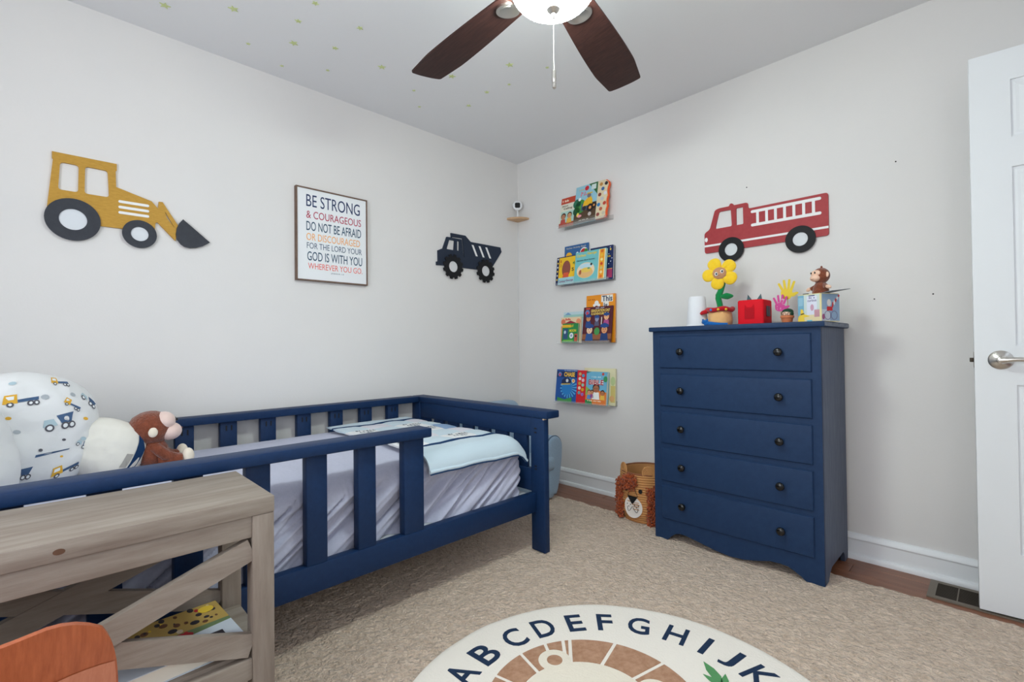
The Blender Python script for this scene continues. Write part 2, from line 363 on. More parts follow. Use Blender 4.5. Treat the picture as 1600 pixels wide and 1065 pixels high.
# ------------------------------------------------------------------ ceiling fan with lamp
FX, FY, FZc = 1.771, -1.624, 2.085
FAN = empty('ceiling_fan', (FX, FY, RZ), 'ceiling fan with dark walnut blades, nickel brackets and a lit frosted glass bowl', 'ceiling fan')
bm = bmesh.new(); lathe(bm, [(.07, RZ-.001), (.075, RZ-.03), (.05, RZ-.055), (.02, RZ-.06)], (FX, FY, 0), 40); finish(bm, 'ceiling_canopy', M_NICKEL, FAN)
bm = bmesh.new(); lathe(bm, [(.016, RZ-.055), (.016, 2.25)], (FX, FY, 0), 20); finish(bm, 'downrod', M_NICKEL, FAN)
bm = bmesh.new(); lathe(bm, [(.02, 2.27), (.07, 2.26), (.115, 2.23), (.125, 2.18), (.115, 2.13), (.09, 2.105), (.085, 2.07), (.09, 2.045), (.06, 2.04)], (FX, FY, 0), 48); finish(bm, 'motor_housing', M_NICKEL, FAN)
bm = bmesh.new(); prof = [(.123, 2.066), (.128, 2.06), (.127, 2.045)]
for i in range(1, 13):
    a = PI/2*i/12; prof.append((.125*math.cos(a)**.85 if i < 12 else .004, 2.045 - .072*math.sin(a)))
lathe(bm, prof, (FX, FY, 0), 48); finish(bm, 'glass_bowl', M_BOWL, FAN)
bm = bmesh.new(); lathe(bm, [(.02, 1.979), (.02, 1.972), (.012, 1.964), (.006, 1.96), (.006, 1.953), (.003, 1.947)], (FX, FY, 0), 24); finish(bm, 'finial', M_NICKEL, FAN)
blade = []
BR0, BR1 = .165, .70
for k in range(5):
    ang = math.radians(105.5 + 72*k if k != 1 else 177.3)
    M = Matrix.Translation((FX, FY, FZc)) @ Matrix.Rotation(ang, 4, 'Z') @ Matrix.Rotation(math.radians(-9), 4, 'X')
    prof = []; n = 26
    for i in range(n+1):
        t = i/n; r = BR0 + (BR1-BR0)*t; w = .058 + .022*math.sin(min(1, t*1.25)*PI/2) - .012*max(0, t-.75)/.25
        prof.append((r, w))
    up = [(r, w) for r, w in prof]; dn = [(r, -w) for r, w in prof][::-1]
    lp = rounded([up[0]] + up[1:] + [(BR1+.006, .03), (BR1+.006, -.03)] + dn, .02, 3)
    bm = bmesh.new(); plate(bm, [lp], -.003, .003, M); b = finish(bm, 'blade', M_BLADE, FAN)
    bm = bmesh.new(); plate(bm, [circ(.2, 0, .036, 32, .042)], -.010, -.003, M); plate(bm, [rect(.06, .19, -.014, .014)], -.012, -.005, M); lathe(bm, [(.03, -.003), (.03, -.012), (.01, -.015)], (0, 0, 0), 24, M @ Matrix.Translation((.2, 0, 0)))
    finish(bm, 'blade_bracket', M_NICKEL, b)
bm = bmesh.new()
z = 1.947
while z > 1.797:
    ell(bm, (FX, FY, z), (.0012, .0012, .0012), seg=6, rings=4); z -= .0030
tube(bm, [(FX, FY, 1.952), (FX, FY, 1.79)], .0006, 5)
ch = finish(bm, 'pull_chain', M_NICKEL, FAN)
bm = bmesh.new(); lathe(bm, [(.002, 1.797), (.0055, 1.794), (.0068, 1.777), (.0066, 1.764), (.0045, 1.761), (.0045, 1.759), (.006, 1.758), (.006, 1.744), (.003, 1.741)], (FX, FY, 0), 16); finish(bm, 'chain_pull', M_NICKEL, ch)
# glow stars on the ceiling
for i, (x, y) in enumerate([(0.239, -2.327), (0.413, -2.114), (0.684, -1.876), (0.523, -1.887), (0.666, -1.668), (0.201, -1.999), (0.352, -1.845), (0.449, -1.687), (0.123, -1.822), (0.244, -1.636), (0.462, -1.446), (0.382, -1.203), (0.641, -1.132), (0.927, -0.979), (0.793, -0.854), (0.649, -0.891), (0.461, -0.871), (0.248, -1.078), (1.044, -0.821)]):
    r = .021 if i in (0, 1, 6, 10, 12, 13) else .015 if i in (2, 3, 4, 7, 15, 16) else .010
    a0 = i*.7; bm = bmesh.new()
    plate(bm, [[((r if k % 2 == 0 else r*.42)*math.cos(a0+k*PI/5), (r if k % 2 == 0 else r*.42)*math.sin(a0+k*PI/5)) for k in range(10)]], -.0025, 0, frame((x, y, RZ-.0002), (1, 0, 0), (0, 1, 0)))
    tag(finish(bm, 'glow_star', M_STAR, smooth=10), 'small pale green glow star stuck on the grey ceiling', 'star', 'glow stars scattered on the ceiling')

# ------------------------------------------------------------------ bed
BED = empty('bed_frame', (.58, -1.97, 0), 'navy painted wooden bed with slatted sides and a guard rail along the left wall', 'bed')
GZ = .012; HY = -3.12
def n2(name, *a, **k): return box(name, *a, M_NAVY, BED, bev=k.get('bev', .004))
for (xa, xb) in ((.014, .1), (1.064, 1.15)):
    for (ya, yb) in ((-.998, -.962), (HY-.036, HY)):
        p_ = n2('post', xa, xb, ya, yb, GZ, .648)
        if xb > 1 and ya > -2:      # pocket-screw slots in the foot post
            for zz in (.575, .594, .40, .413):
                box('screw_slot', 1.088, 1.104, -.9990, -.9975, zz, zz+.007, M_BLACKMATT, p_, bev=.0005, seg=1)
            box('bare_wood_chip', 1.141, 1.1505, -.9985, -.975, .641, .6485, M_CHIP, p_, bev=.002, seg=1)
n2('foot_cap', .012, 1.172, -1.0, -.908, .648, .684, bev=.006)
n2('head_cap', .012, 1.172, HY-.07, HY+.02, .648, .684, bev=.006)
n2('back_cap', .012, .1, HY+.022, -1.002, .648, .684, bev=.005)
n2('guard_cap', 1.044, 1.133, HY+.022, -1.618, .648, .684, bev=.007)
n2('side_rail', 1.062, 1.100, HY, -1.0, .199, .290)
n2('side_rail', .03, .068, HY, -1.0, .199, .290)
n2('foot_apron', .1, 1.064, -.994, -.962, .556, .648)
n2('foot_rail', .1, 1.064, -.994, -.962, .29, .398)
n2('head_board', .1, 1.064, HY-.036, HY-.004, .29, .648)
sp = None
for i in range(7):
    x = .094 + i*.1395
    if sp is None: sp = n2('foot_slat', x, x+.092, -.984, -.964, .39, .56, bev=.002); sx = x
    else: dup(sp, BED, (x-sx, 0, 0))
sp = None
for i in range(11):
    y = -1.207 - i*.1772
    if y < HY+.03: break
    if sp is None:
        sp = n2('back_slat', .040, .078, y, y+.072, .288, .649, bev=.003); sy = y
        for dy_ in (.022, .044):
            box('screw_slot', .0775, .0785, y+dy_, y+dy_+.007, .605, .63, M_BLACKMATT, sp, bev=.0003, seg=1)
    else: dup(sp, BED, (0, y-sy, 0))
n2('guard_post', 1.060, 1.098, -1.722, -1.634, .289, .649)
sp = None
for i in range(7):
    y = -1.905 - i*.1765
    if sp is None: sp = n2('guard_slat', 1.060, 1.098, y, y+.068, .289, .649, bev=.003); sy = y
    else: dup(sp, BED, (0, y-sy, 0))
box('mattress_board', .07, 1.062, HY+.01, -.999, .262, .276, mat('pale_slat_board', (196, 200, 206), .8), BED, bev=.001)
# mattress under a fitted sheet gathered into creases along the side
MX0, MX1, MY0, MY1, MZ0, MZ1 = .085, 1.048, HY+.02, -1.035, .277, .545
bm = bmesh.new()
rows_ = []; ny = 440; sec = []
R_ = .075
def section():
    pts = []
    for i in range(34): pts.append((MX1, MZ0 + (MZ1-R_-MZ0)*i/34, 'side'))
    for i in range(9):
        a = PI/2*i/8; pts.append((MX1-R_+R_*math.cos(a), MZ1-R_+R_*math.sin(a), 'top' if i > 4 else 'side'))
    for i in range(1, 27): pts.append((MX1-R_ + (MX0+R_-MX1+R_)*i/27, MZ1, 'top'))
    for i in range(7):
        a = PI/2 + PI/2*i/6; pts.append((MX0+R_+R_*math.cos(a), MZ1-R_+R_*math.sin(a), 'back'))
    for i in range(1, 5): pts.append((MX0, MZ1-R_-(MZ1-R_-MZ0)*i/4, 'back'))
    return pts
SEC = section(); prev = None; cxm = (MX0+MX1)/2; czm = (MZ0+MZ1)/2
def crease(y, z):
    q = y*1.0 - (z-.28)*1.35            # creases run up towards the foot of the bed
    s = 0
    s += .6*noise.noise(Vector((q*15 + .8*noise.noise(Vector((y*4, z*4, 1))), z*1.5, 0)))
    s += .28*noise.noise(Vector((q*34, z*2, 7)))
    r_ = noise.noise(Vector((q*11, z*1.5, 4)))
    s -= .45*math.exp(-(r_/.12)**2)
    return s
for j in range(ny+1):
    y = MY0 + (MY1-MY0)*j/ny
    d_end = min(y-MY0, MY1-y); k = 1.0
    rr = .07
    if d_end < rr: k = math.sqrt(max(0, 1-((rr-d_end)/rr)**2))
    ring = []
    for (x, z, tg) in SEC:
        zz = z; xx = x
        if tg != 'back':
            hfac = max(0, min(1, (MZ1-.02-z)/.09)) if tg == 'side' else 0
            amp = .042*hfac*(1 - .35*max(0, (.34-z)/.06)) + (.0035 if tg == 'top' else .002)
            c = crease(y, z)
            c = c - .35*abs(c) if c < 0 else c
            xx = min(xx + (amp*(c-.10) if tg == 'side' else 0), 1.0565)
            if tg == 'top': zz += .006*noise.noise(Vector((x*6, y*6, 0))) + .0025*noise.noise(Vector((x*22, y*22, 3)))
            zz += .004*math.sin(y*4) if tg == 'top' else 0
        inset = (1-k)*rr
        xx = cxm + (xx-cxm)*(1 - inset*.55/abs(MX1-cxm)); zz = MZ0 + (zz-MZ0)*(1 - inset*.75/(MZ1-MZ0))
        ring.append(bm.verts.new((xx, y, zz)))
    if prev:
        for a in range(len(ring)-1): bm.faces.new((prev[a], prev[a+1], ring[a+1], ring[a]))
    else: bm.faces.new(ring)
    prev = ring
bm.faces.new(prev[::-1])
tag(finish(bm, 'mattress', M_SHEET, smooth=60), 'bed mattress in a crumpled lilac-grey fitted sheet', 'mattress')
# patchwork quilt laid across the foot of the bed
QL = empty('quilt', (.57, -1.33, .55), 'pale blue patchwork quilt with navy bands folded over the foot of the bed', 'quilt')
def quilt_surf(x, y):       # height of the cloth over the mattress, sagging over the near edge
    z = MZ1 + .018 + .005*noise.noise(Vector((x*7, y*7, 5))) + .003*noise.noise(Vector((x*17, y*17, 2)))
    return z
QY0, QY1 = -1.60, -1.052
def quilt_pt(s, t):
    """s: distance across from the wall side, t: 0..1 towards the foot; past the near edge the cloth hangs down"""
    y = QY0 + (QY1-QY0)*t + .02*noise.noise(Vector((s*3, t*2, 9)))
    x = .115 + s; R = .07; lim = MX1 - .03
    if x <= lim: p = Vector((x, y, quilt_surf(x, y)))
    else:
        a = (x-lim)/R
        if a < 1.35: p = Vector((lim + R*math.sin(a)*.95, y, quilt_surf(lim, y) - R*(1-math.cos(a))))
        else:
            d = (a-1.35)*R; p = Vector((lim + R*math.sin(1.35)*.95 + d*.18, y, quilt_surf(lim, y) - R*(1-math.cos(1.35)) - d*.98))
    if t > .86: p.z -= .05*((t-.86)/.14)**2
    return p
def quilt_patch(name, s0, s1, t0, t1, m, lift=0.0, th=.011, parent=QL, ns=8, nt=6, end_fn=None):
    bm = bmesh.new(); A = []; B = []
    for i in range(ns+1):
        ra, rb = [], []
        for j in range(nt+1):
            s = s0+(s1-s0)*i/ns; t = t0+(t1-t0)*j/nt
            if end_fn: s, t = end_fn(s, t)
            p = quilt_pt(s, t); e = .002
            n = ((quilt_pt(s+e, t)-p).cross(quilt_pt(s, t+e)-p)).normalized()
            if n.z < 0 and s < .8: n = -n
            puff = 1 - .35*(abs(2*i/ns-1)**6 + abs(2*j/nt-1)**6)
            ra.append(bm.verts.new(p + n*(lift+th*puff))); rb.append(bm.verts.new(p + n*(lift-.001)))
        A.append(ra); B.append(rb)
    for i in range(ns):
        for j in range(nt):
            bm.faces.new((A[i][j], A[i+1][j], A[i+1][j+1], A[i][j+1])); bm.faces.new((B[i][j], B[i][j+1], B[i+1][j+1], B[i+1][j]))
    for i in range(ns):
        for j in (0, nt): bm.faces.new((A[i][j], A[i+1][j], B[i+1][j], B[i][j]))
    for j in range(nt):
        for i in (0, ns): bm.faces.new((A[i][j], A[i][j+1], B[i][j+1], B[i][j]))
    return finish(bm, name, m, parent, smooth=60)
SE = 1.006
quilt_patch('border', 0, .085, 0, 1, M_PALEBLUE, ns=4, nt=24)
quilt_patch('navy_band', .085, .11, 0, 1, M_NAVYCLOTH, ns=2, nt=24)
quilt_patch('border', .825, SE, .0, 1, M_PALEBLUE, ns=14, nt=24)
quilt_patch('navy_band', .789, .825, 0, 1, M_NAVYCLOTH, ns=2, nt=24)
patc = [M_PALEBLUE, M_MIDBLUE, M_WHITE, M_GREYCOT, M_WHITE, M_MIDBLUE]
for i in range(5):
    for j in range(4):
        s0 = .11 + i*.1358; t0 = j*.25
        k = (i*2 + j*3) % 6
        pm = [M_PALEBLUE, M_MIDBLUE, M_WHITE, M_GREYCOT, M_WHITE, M_PALEBLUE][k]
        q = quilt_patch('patch', s0, s0+.1358, t0, t0+.25, pm, ns=5, nt=5)
        if pm is M_WHITE:       # stitched words on the white patches
            bm = bmesh.new(); p = quilt_pt(s0+.072, t0+.125) + Vector((0, 0, .0125)); M = frame(p, (.35, .94, 0), (-.94, .35, 0))
            [plate(bm, [rect(-.05+q_*.017, -.05+q_*.017+.0035+.006*(q_*5 % 3 == 0), z_, z_+.016+.006*((q_*7) % 3))], 0, .001, M) for z_ in (-.036, .008) for q_ in range(6) if (q_+int(z_*100)) % 5 != 2]; [plate(bm, [rect(-.05+q_*.017, -.05+q_*.017+.013, z_+.006*((q_*3) % 3), z_+.006*((q_*3) % 3)+.0035)], 0, .001, M) for z_ in (-.034, .010) for q_ in range(6) if (q_+int(z_*100)) % 5 != 2]
            finish(bm, 'stitching', M_INK, q)
# folded hem rolled along the hanging near edge
bm = bmesh.new(); tube(bm, [quilt_pt(SE+.002, t/20)+Vector((.004, 0, .002)) for t in range(21)], .008, 10); finish(bm, 'hem_roll', M_PALEBLUE, QL, smooth=80)
bm = bmesh.new(); tube(bm, [quilt_pt(SE+.006, t/20)+Vector((.007, 0, -.003)) for t in range(21)], .0032, 8); finish(bm, 'hem_binding', M_NAVYCLOTH, QL, smooth=80)

# ------------------------------------------------------------------ pillows
def cushion(W, H, T, nu=36, nv=32, seed=0, rnd=.14):
    def P(u, v, side):
        k = (max(0, 1-abs(u)**3.2)*max(0, 1-abs(v)**3.2))**.55
        x = u*W/2*(1 - rnd*abs(v)**2.4 - .03); y = v*H/2*(1 - rnd*.75*abs(u)**2.4)
        w = side*(T/2*k) + .010*noise.noise(Vector((u*2.2+seed, v*2.2, side*1.3)))*k + .005*noise.noise(Vector((u*6+seed, v*6, 2)))*k
        return Vector((x, y, w))
    return P
def cushion_mesh(name, P, M, m, parent=None, nu=36, nv=32):
    bm = bmesh.new(); g = {}
    for side in (1, -1):
        for i in range(nu+1):
            for j in range(nv+1):
                g[side, i, j] = bm.verts.new(M @ P(2*i/nu-1, 2*j/nv-1, side))
        for i in range(nu):
            for j in range(nv): bm.faces.new((g[side, i, j], g[side, i+1, j], g[side, i+1, j+1], g[side, i, j+1]))
    bmesh.ops.remove_doubles(bm, verts=bm.verts, dist=.0008)
    return finish(bm, name, m, parent, smooth=70)
def on_cushion(bm, loops, P, M, mi, lift=.0016, sub=2):
    t = bmesh.new(); plate(t, loops, 0, .0004, Matrix.Identity(4), 0, sub)
    top = [f for f in t.faces if f.normal.z > .5]; 
    for v in t.verts:
        p = P(v.co.x, v.co.y, 1); e = .01; n = ((P(v.co.x+e, v.co.y, 1)-p).cross(P(v.co.x, v.co.y+e, 1)-p)).normalized()
        v.co = p + n*lift
    bmesh.ops.delete(t, geom=[f for f in t.faces if f not in top], context='FACES')
    merge(bm, t, M, mi)
# printed pillow
PM = frame((.43, -2.722, .728), (-.36, .93, -.30), (-.25, .1, .96))
PIL = empty('truck_print_pillow', (.43, -2.70, .56), 'white pillow printed with small blue and yellow trucks standing at the bed head', 'pillow')
PP = cushion(.38, .40, .19, seed=3, rnd=.27)
cushion_mesh('pillow_case', PP, PM, M_WHITE, PIL)
C_BL, C_YE, C_GR, C_LB = pcol(72, 98, 134, .9), pcol(226, 174, 62, .9), pcol(176, 182, 188, .9), pcol(176, 198, 208, .9)
C_WH = pcol(236, 240, 242, .9); C_DK = pcol(92, 92, 100, .9)
def rot(pts, cx, cy, a, s):
    c, d = math.cos(a)*s, math.sin(a)*s
    return [(cx + x*c - y*d, cy + x*d + y*c) for x, y in pts]
def dumper(bm, cx, cy, a, s):
    f = lambda pts: [rot(pts, cx, cy, a, s)]
    on_cushion(bm, f([(-.1, .5), (1, .62), (.75, -.1), (.1, -.1)]), PP, PM, 0)
    on_cushion(bm, f([(-.9, .3), (-.3, .3), (-.15, -.2), (-1, -.2)]), PP, PM, 3)
    for x in (-.65, .3, .75): on_cushion(bm, f(circ(x, -.3, .26, 14)), PP, PM, 5, .002); on_cushion(bm, f(circ(x, -.3, .15, 12)), PP, PM, 4, .0024)
def flatbed(bm, cx, cy, a, s):
    f = lambda pts: [rot(pts, cx, cy, a, s)]
    on_cushion(bm, f([(-.9, .45), (-.25, .45), (-.2, -.25), (-1, -.25)]), PP, PM, 1); on_cushion(bm, f([(-.8, .32), (-.4, .32), (-.4, .05), (-.85, .05)]), PP, PM, 4, .002)
    on_cushion(bm, f([(-.2, .02), (1, .12), (1, -.12), (-.2, -.2)]), PP, PM, 0)
    for x in (-.6, .5, .85): on_cushion(bm, f(circ(x, -.32, .2, 12)), PP, PM, 5, .002); on_cushion(bm, f(circ(x, -.32, .1, 10)), PP, PM, 4, .0024)
mats6 = [C_BL, C_YE, C_GR, C_LB, C_WH, C_DK]
for fn, cx, cy, a, s in ((dumper, .16, .12, .35, .19), (flatbed, -.42, .42, .25, .19), (flatbed, .50, -.62, .45, .17), (dumper, .62, .62, -.5, .13), (flatbed, .1, .82, .1, .13), (flatbed, -.7, -.25, .3, .15), (dumper, -.15, -.72, .2, .13), (flatbed, .30, .45, -.3, .12), (dumper, .62, -.2, -.4, .10)):
    bm = bmesh.new(); fn(bm, cx, cy, a, s*1.2); finish(bm, 'printed_truck', mats6, PIL, smooth=60)
for cx, cy, s, mi in ((-.12, .5, .06, 2), (.0, -.35, .035, 5), (.55, .25, .04, 1), (.6, -.1, .05, 3), (-.35, -.1, .05, 2), (.3, .62, .05, 2), (-.5, .1, .04, 1), (.75, .1, .04, 2), (.3, -.15, .03, 5), (-.62, .7, .05, 3), (.35, -.42, .025, 1)):
    bm = bmesh.new(); on_cushion(bm, [circ(cx, cy, s, 10, s*.7)], PP, PM, mi, sub=1); finish(bm, 'printed_spot', mats6, PIL, smooth=60)
bm = bmesh.new(); on_cushion(bm, [[(-.05, -.47), (.42, -.3), (.43, -.28), (-.05, -.43)]], PP, PM, 0); finish(bm, 'printed_boom', mats6, PIL, smooth=60)
# small cream cushion with navy edge
P2 = cushion(.25, .22, .17, seed=8, rnd=.27); M2 = frame((.40, -2.530, .638), (.25, .90, -.42), (-.20, .38, .9))
CU = empty('cream_cushion', (.42, -2.51, .56), 'small cream cushion with a navy edge behind the plush monkey on the bed', 'cushion')
cushion_mesh('cushion_cover', P2, M2, M_CREAM, CU, 28, 24)
bm = bmesh.new(); on_cushion(bm, [[(.80, -.55), (.93, -.5), (.93, .35), (.80, .75), (.68, .80), (.74, .45)]], P2, M2, 0, .002, 3); finish(bm, 'navy_edge', M_NAVYCLOTH, CU, smooth=60)
bm = bmesh.new(); on_cushion(bm, [[(.62, -.5), (.76, -.46), (.74, .02), (.60, -.02)]], P2, M2, 0, .002, 2); finish(bm, 'care_tag', mat('taupe_tag', (170, 166, 160), .9), CU, smooth=60)
# plain white pillows at the very head
P3 = cushion(.52, .34, .17, seed=12); cu = cushion_mesh('white_pillow', P3, frame((.76, -2.925, .715), (-.75, .62, .0), (-.2, -.25, .95)), M_WHITE); tag(cu, 'plain white pillow leaning in front of the truck-print pillow at the left edge', 'pillow')
P4 = cushion(.5, .36, .14, seed=21); cu = cushion_mesh('white_pillow', P4, frame((.36, -3.0, .735), (-1, .06, 0), (0, -.12, 1)), M_WHITE); tag(cu, 'plain white pillow against the head of the bed behind the truck-print pillow', 'pillow')

# ------------------------------------------------------------------ plush monkey sitting on the bed
MK = empty('plush_monkey', (.42, -2.382, .55), 'brown plush monkey with a pale pink face sitting on the bed', 'soft toy')
bm = bmesh.new()
ell(bm, (.41, -2.394, .605), (.052, .052, .058)); ell(bm, (.41, -2.400, .700), (.066, .070, .064)); ell(bm, (.41, -2.394, .648), (.038, .038, .03))
for s in (-1, 1):
    tube(bm, [(.41+s*.04, -2.392, .63), (.41+s*.062, -2.362, .60), (.41+s*.05, -2.327, .583)], [.02, .019, .017], 10)
    tube(bm, [(.41+s*.035, -2.377, .58), (.41+s*.05, -2.332, .578), (.41+s*.055, -2.307, .576)], [.026, .024, .022], 10)
for v in bm.verts: v.co += Vector((noise.noise(v.co*90), noise.noise(v.co*90+Vector((5, 0, 0))), noise.noise(v.co*90+Vector((0, 9, 0)))))*.0022
body = finish(bm, 'body', M_BROWNFUR, MK, smooth=80)
bm = bmesh.new(); ell(bm, (.422, -2.358, .724), (.048, .036, .034), Matrix.Rotation(math.radians(-38), 4, 'X')); finish(bm, 'face', M_PINKPLUSH, MK)
bm = bmesh.new(); ell(bm, (.420, -2.342, .682), (.044, .040, .034)); mz = finish(bm, 'muzzle', M_PINKPLUSH, MK)
for s in (-1, 1):
    bm = bmesh.new(); ell(bm, (.41+s*.062, -2.400, .69), (.008, .015, .019)); finish(bm, 'ear', M_CREAMPLUSH, MK)
    bm = bmesh.new(); ell(bm, (.422+s*.019, -2.322, .727), (.005, .004, .006), seg=12, rings=8); finish(bm, 'eye', M_BLACK, MK)
    bm = bmesh.new(); ell(bm, (.420+s*.010, -2.303, .692), (.0025, .002, .0025), seg=8, rings=6); finish(bm, 'nostril', M_BROWNFUR, mz)
    bm = bmesh.new(); ell(bm, (.41+s*.057, -2.290, .586), (.024, .020, .030)); finish(bm, 'foot', M_CREAMPLUSH, MK)
    bm = bmesh.new(); ell(bm, (.41+s*.05, -2.322, .585), (.017, .017, .014)); finish(bm, 'hand', M_CREAMPLUSH, MK)

# ------------------------------------------------------------------ grey wooden bookcase table beside the bed
DX0, DX1, DY0, DY1, DT = 1.158, 1.475, -3.01, -2.299, .652
DK = empty('grey_console', ((DX0+DX1)/2, (DY0+DY1)/2, 0), 'weathered grey wooden console with crossed braces and shelves in front of the bed', 'console table')
tp = box('top', DX0, DX1, DY0, DY1, DT-.038, DT, M_GREYWOOD, DK, bev=.003)
bm = bmesh.new(); plate(bm, [circ(-2.665, .632, .0085, 16, .0055)], 0, .0006, frame((DX1, 0, 0), (0, 1, 0), (0, 0, 1))); finish(bm, 'knot', M_KNOT, tp)
for xa, xb in ((DX0+.004, DX0+.049), (DX1-.046, DX1-.001)):
    for ya, yb in ((DY0+.001, DY0+.047), (DY1-.047, DY1-.001)): box('leg', xa, xb, ya, yb, GZ-.002, DT-.038, M_GREYWOODV, DK, bev=.002)
def brace(x0, x1, ya, za, yb, zb, zlo, zhi, w=.05):
    """diagonal board from (ya,za) to (yb,zb), cut off level with the rails and posts"""
    d = Vector((yb-ya, zb-za)).normalized(); n = Vector((-d.y, d.x))*w/2; A = Vector((ya, za)); B = Vector((yb, zb))
    lp = [A+n, A-n, B-n, B+n]
    bm = bmesh.new(); plate(bm, [[tuple(q) for q in lp]], x0, x1, frame((0, 0, 0), (0, 1, 0), (0, 0, 1)))
    for v in bm.verts: v.co.z = min(max(v.co.z, zlo), zhi)
    return finish(bm, 'diagonal_brace', M_GREYWOOD, DK, smooth=20)
ZA, ZR = DT-.087, .292
for xa, xb in ((DX0+.012, DX0+.034), (DX1-.027, DX1-.006)):
    box('apron', xa, xb, DY0+.047, DY1-.047, ZA, DT-.038, M_GREYWOOD, DK)
    box('shelf_rail', xa, xb, DY0+.047, DY1-.047, .245, ZR, M_GREYWOOD, DK)
    box('bottom_rail', xa, xb, DY0+.047, DY1-.047, .04, .085, M_GREYWOOD, DK)
    brace(xa+.001, xb-.001, DY1-.047, .538, DY0+.047, .319, ZR, ZA)
    brace(xa+.003, xb-.003, DY1-.047, .319, DY0+.047, .538, ZR, ZA)
for ya, yb in ((DY0+.012, DY0+.034), (DY1-.036, DY1-.012)):
    box('end_rail', DX0+.049, DX1-.046, ya, yb, ZA, DT-.038, M_GREYWOOD, DK)
box('shelf', DX0+.034, DX1-.027, DY0+.005, DY1-.005, .283, .300, M_GREYWOOD, DK)
box('shelf', DX0+.034, DX1-.027, DY0+.005, DY1-.005, .066, .083, M_GREYWOOD, DK)
# picture book lying on the shelf
MG = empty('picture_book', (1.32, -2.46, .3003), 'thick picture book with a yellow, red and white cover lying on the grey console shelf', 'book')
MMg = frame((1.2155, -2.364, .3005), (1, .06, 0), (-.06, 1, 0)) @ Matrix.Translation((0, -.235, 0))
bm = bmesh.new(); bx(bm, .003, .212, .003, .232, .0015, .033, .0005, MMg, seg=1); finish(bm, 'page_block', pcol(226, 220, 208), MG)
bm = bmesh.new(); bx(bm, 0, .215, 0, .235, 0, .0015, .0003, MMg, seg=1); finish(bm, 'back_cover', pcol(206, 214, 226), MG)
bm = bmesh.new(); bx(bm, 0, .215, 0, .235, .033, .0345, .0003, MMg, seg=1); cv = finish(bm, 'front_cover', pcol(206, 214, 226), MG)
bm = bmesh.new(); mats_ = [pcol(190, 158, 86), pcol(186, 36, 48), pcol(236, 200, 60), pcol(48, 44, 52), pcol(110, 72, 48), pcol(214, 196, 170), pcol(110, 130, 90)]
random.seed(5); T0 = .0345
plate(bm, [rect(0, .105, 0, .235)], T0, T0+.0002, MMg, 0); plate(bm, [[(.105, .0), (.15, 0), (.12, .235), (.105, .235)]], T0, T0+.0002, MMg, 6)
for i in range(44):
    a, b = random.uniform(.008, .12), random.uniform(.01, .225); r_ = random.uniform(.004, .012); plate(bm, [circ(a, b, r_, 9, r_*random.uniform(.5, 1))], T0+.0002+i*.00001, T0+.0005+i*.00001, MMg, random.choice((2, 3, 4, 1, 5, 3, 4)))
plate(bm, [circ(.125, .125, .016, 18, .03)], T0+.0003, T0+.0011, MMg, 1); plate(bm, [circ(.03, .205, .017, 16)], T0+.0003, T0+.0011, MMg, 2)
text(bm, 'F', .158, .19, .17, .205, T0+.0003, MMg, 3, .05, .0003)
finish(bm, 'cover_print', mats_, cv, smooth=0)
# child's bentwood chair at the console
CH = empty('wooden_chair', (1.72, -2.78, 0), 'orange teak bentwood chair back in the lower left corner', 'chair')
bm = bmesh.new(); nu, nv = 20, 16; A = {}
for sd in (0, 1):
    for i in range(nu+1):
        for j in range(nv+1):
            u = 2*i/nu-1; v = j/nv
            w = .165*(1 - .12*v**6) ; 
            y = -2.768 + u*w; z = .33 + .30*v - .09*max(0, abs(u)-.55)**2*4*max(0, v-.5)
            x = 1.745 + .055*v - .055*u*u + sd*.011
            A[sd, i, j] = bm.verts.new((x, y, z))
for sd in (0, 1):
    for i in range(nu):
        for j in range(nv): bm.faces.new((A[sd, i, j], A[sd, i+1, j], A[sd, i+1, j+1], A[sd, i, j+1]))
for i in range(nu):
    for j in (0, nv): bm.faces.new((A[0, i, j], A[0, i+1, j], A[1, i+1, j], A[1, i, j]))
for j in range(nv):
    for i in (0, nu): bm.faces.new((A[0, i, j], A[0, i, j+1], A[1, i, j+1], A[1, i, j]))
bk = finish(bm, 'backrest', M_ORANGEWOOD, CH, smooth=50)
bm = bmesh.new()      # paler lower panel on the back of the shell
B = {}
for i in range(nu+1):
    for j in range(9):
        u = (2*i/nu-1)*.985; v = .02 + .72*j/8
        B[i, j] = bm.verts.new((1.745 + .055*v - .055*u*u + .0125, -2.768 + u*.165*(1-.12*v**6), .33 + .30*v - .09*max(0, abs(u)-.55)**2*4*max(0, v-.5)))
for i in range(nu):
    for j in range(8): bm.faces.new((B[i, j], B[i+1, j], B[i+1, j+1], B[i, j+1]))
finish(bm, 'back_panel', M_ORANGEWOOD2, bk, smooth=60)
bm = bmesh.new(); plate(bm, [rrect(1.47, 1.77, -2.945, -2.625, .06)], .318, .335, frame((0, 0, 0), (1, 0, 0), (0, 1, 0))); finish(bm, 'seat', M_ORANGEWOOD, CH)
for (x, y) in ((1.51, -2.91), (1.51, -2.66), (1.74, -2.91), (1.74, -2.66)):
    bm = bmesh.new(); tube(bm, [(x, y, .32), (x+(.015 if x > 1.6 else -.015), y+(.012 if y > -2.8 else -.012), GZ)], [.017, .012], 12); finish(bm, 'leg', M_ORANGEWOOD, CH)

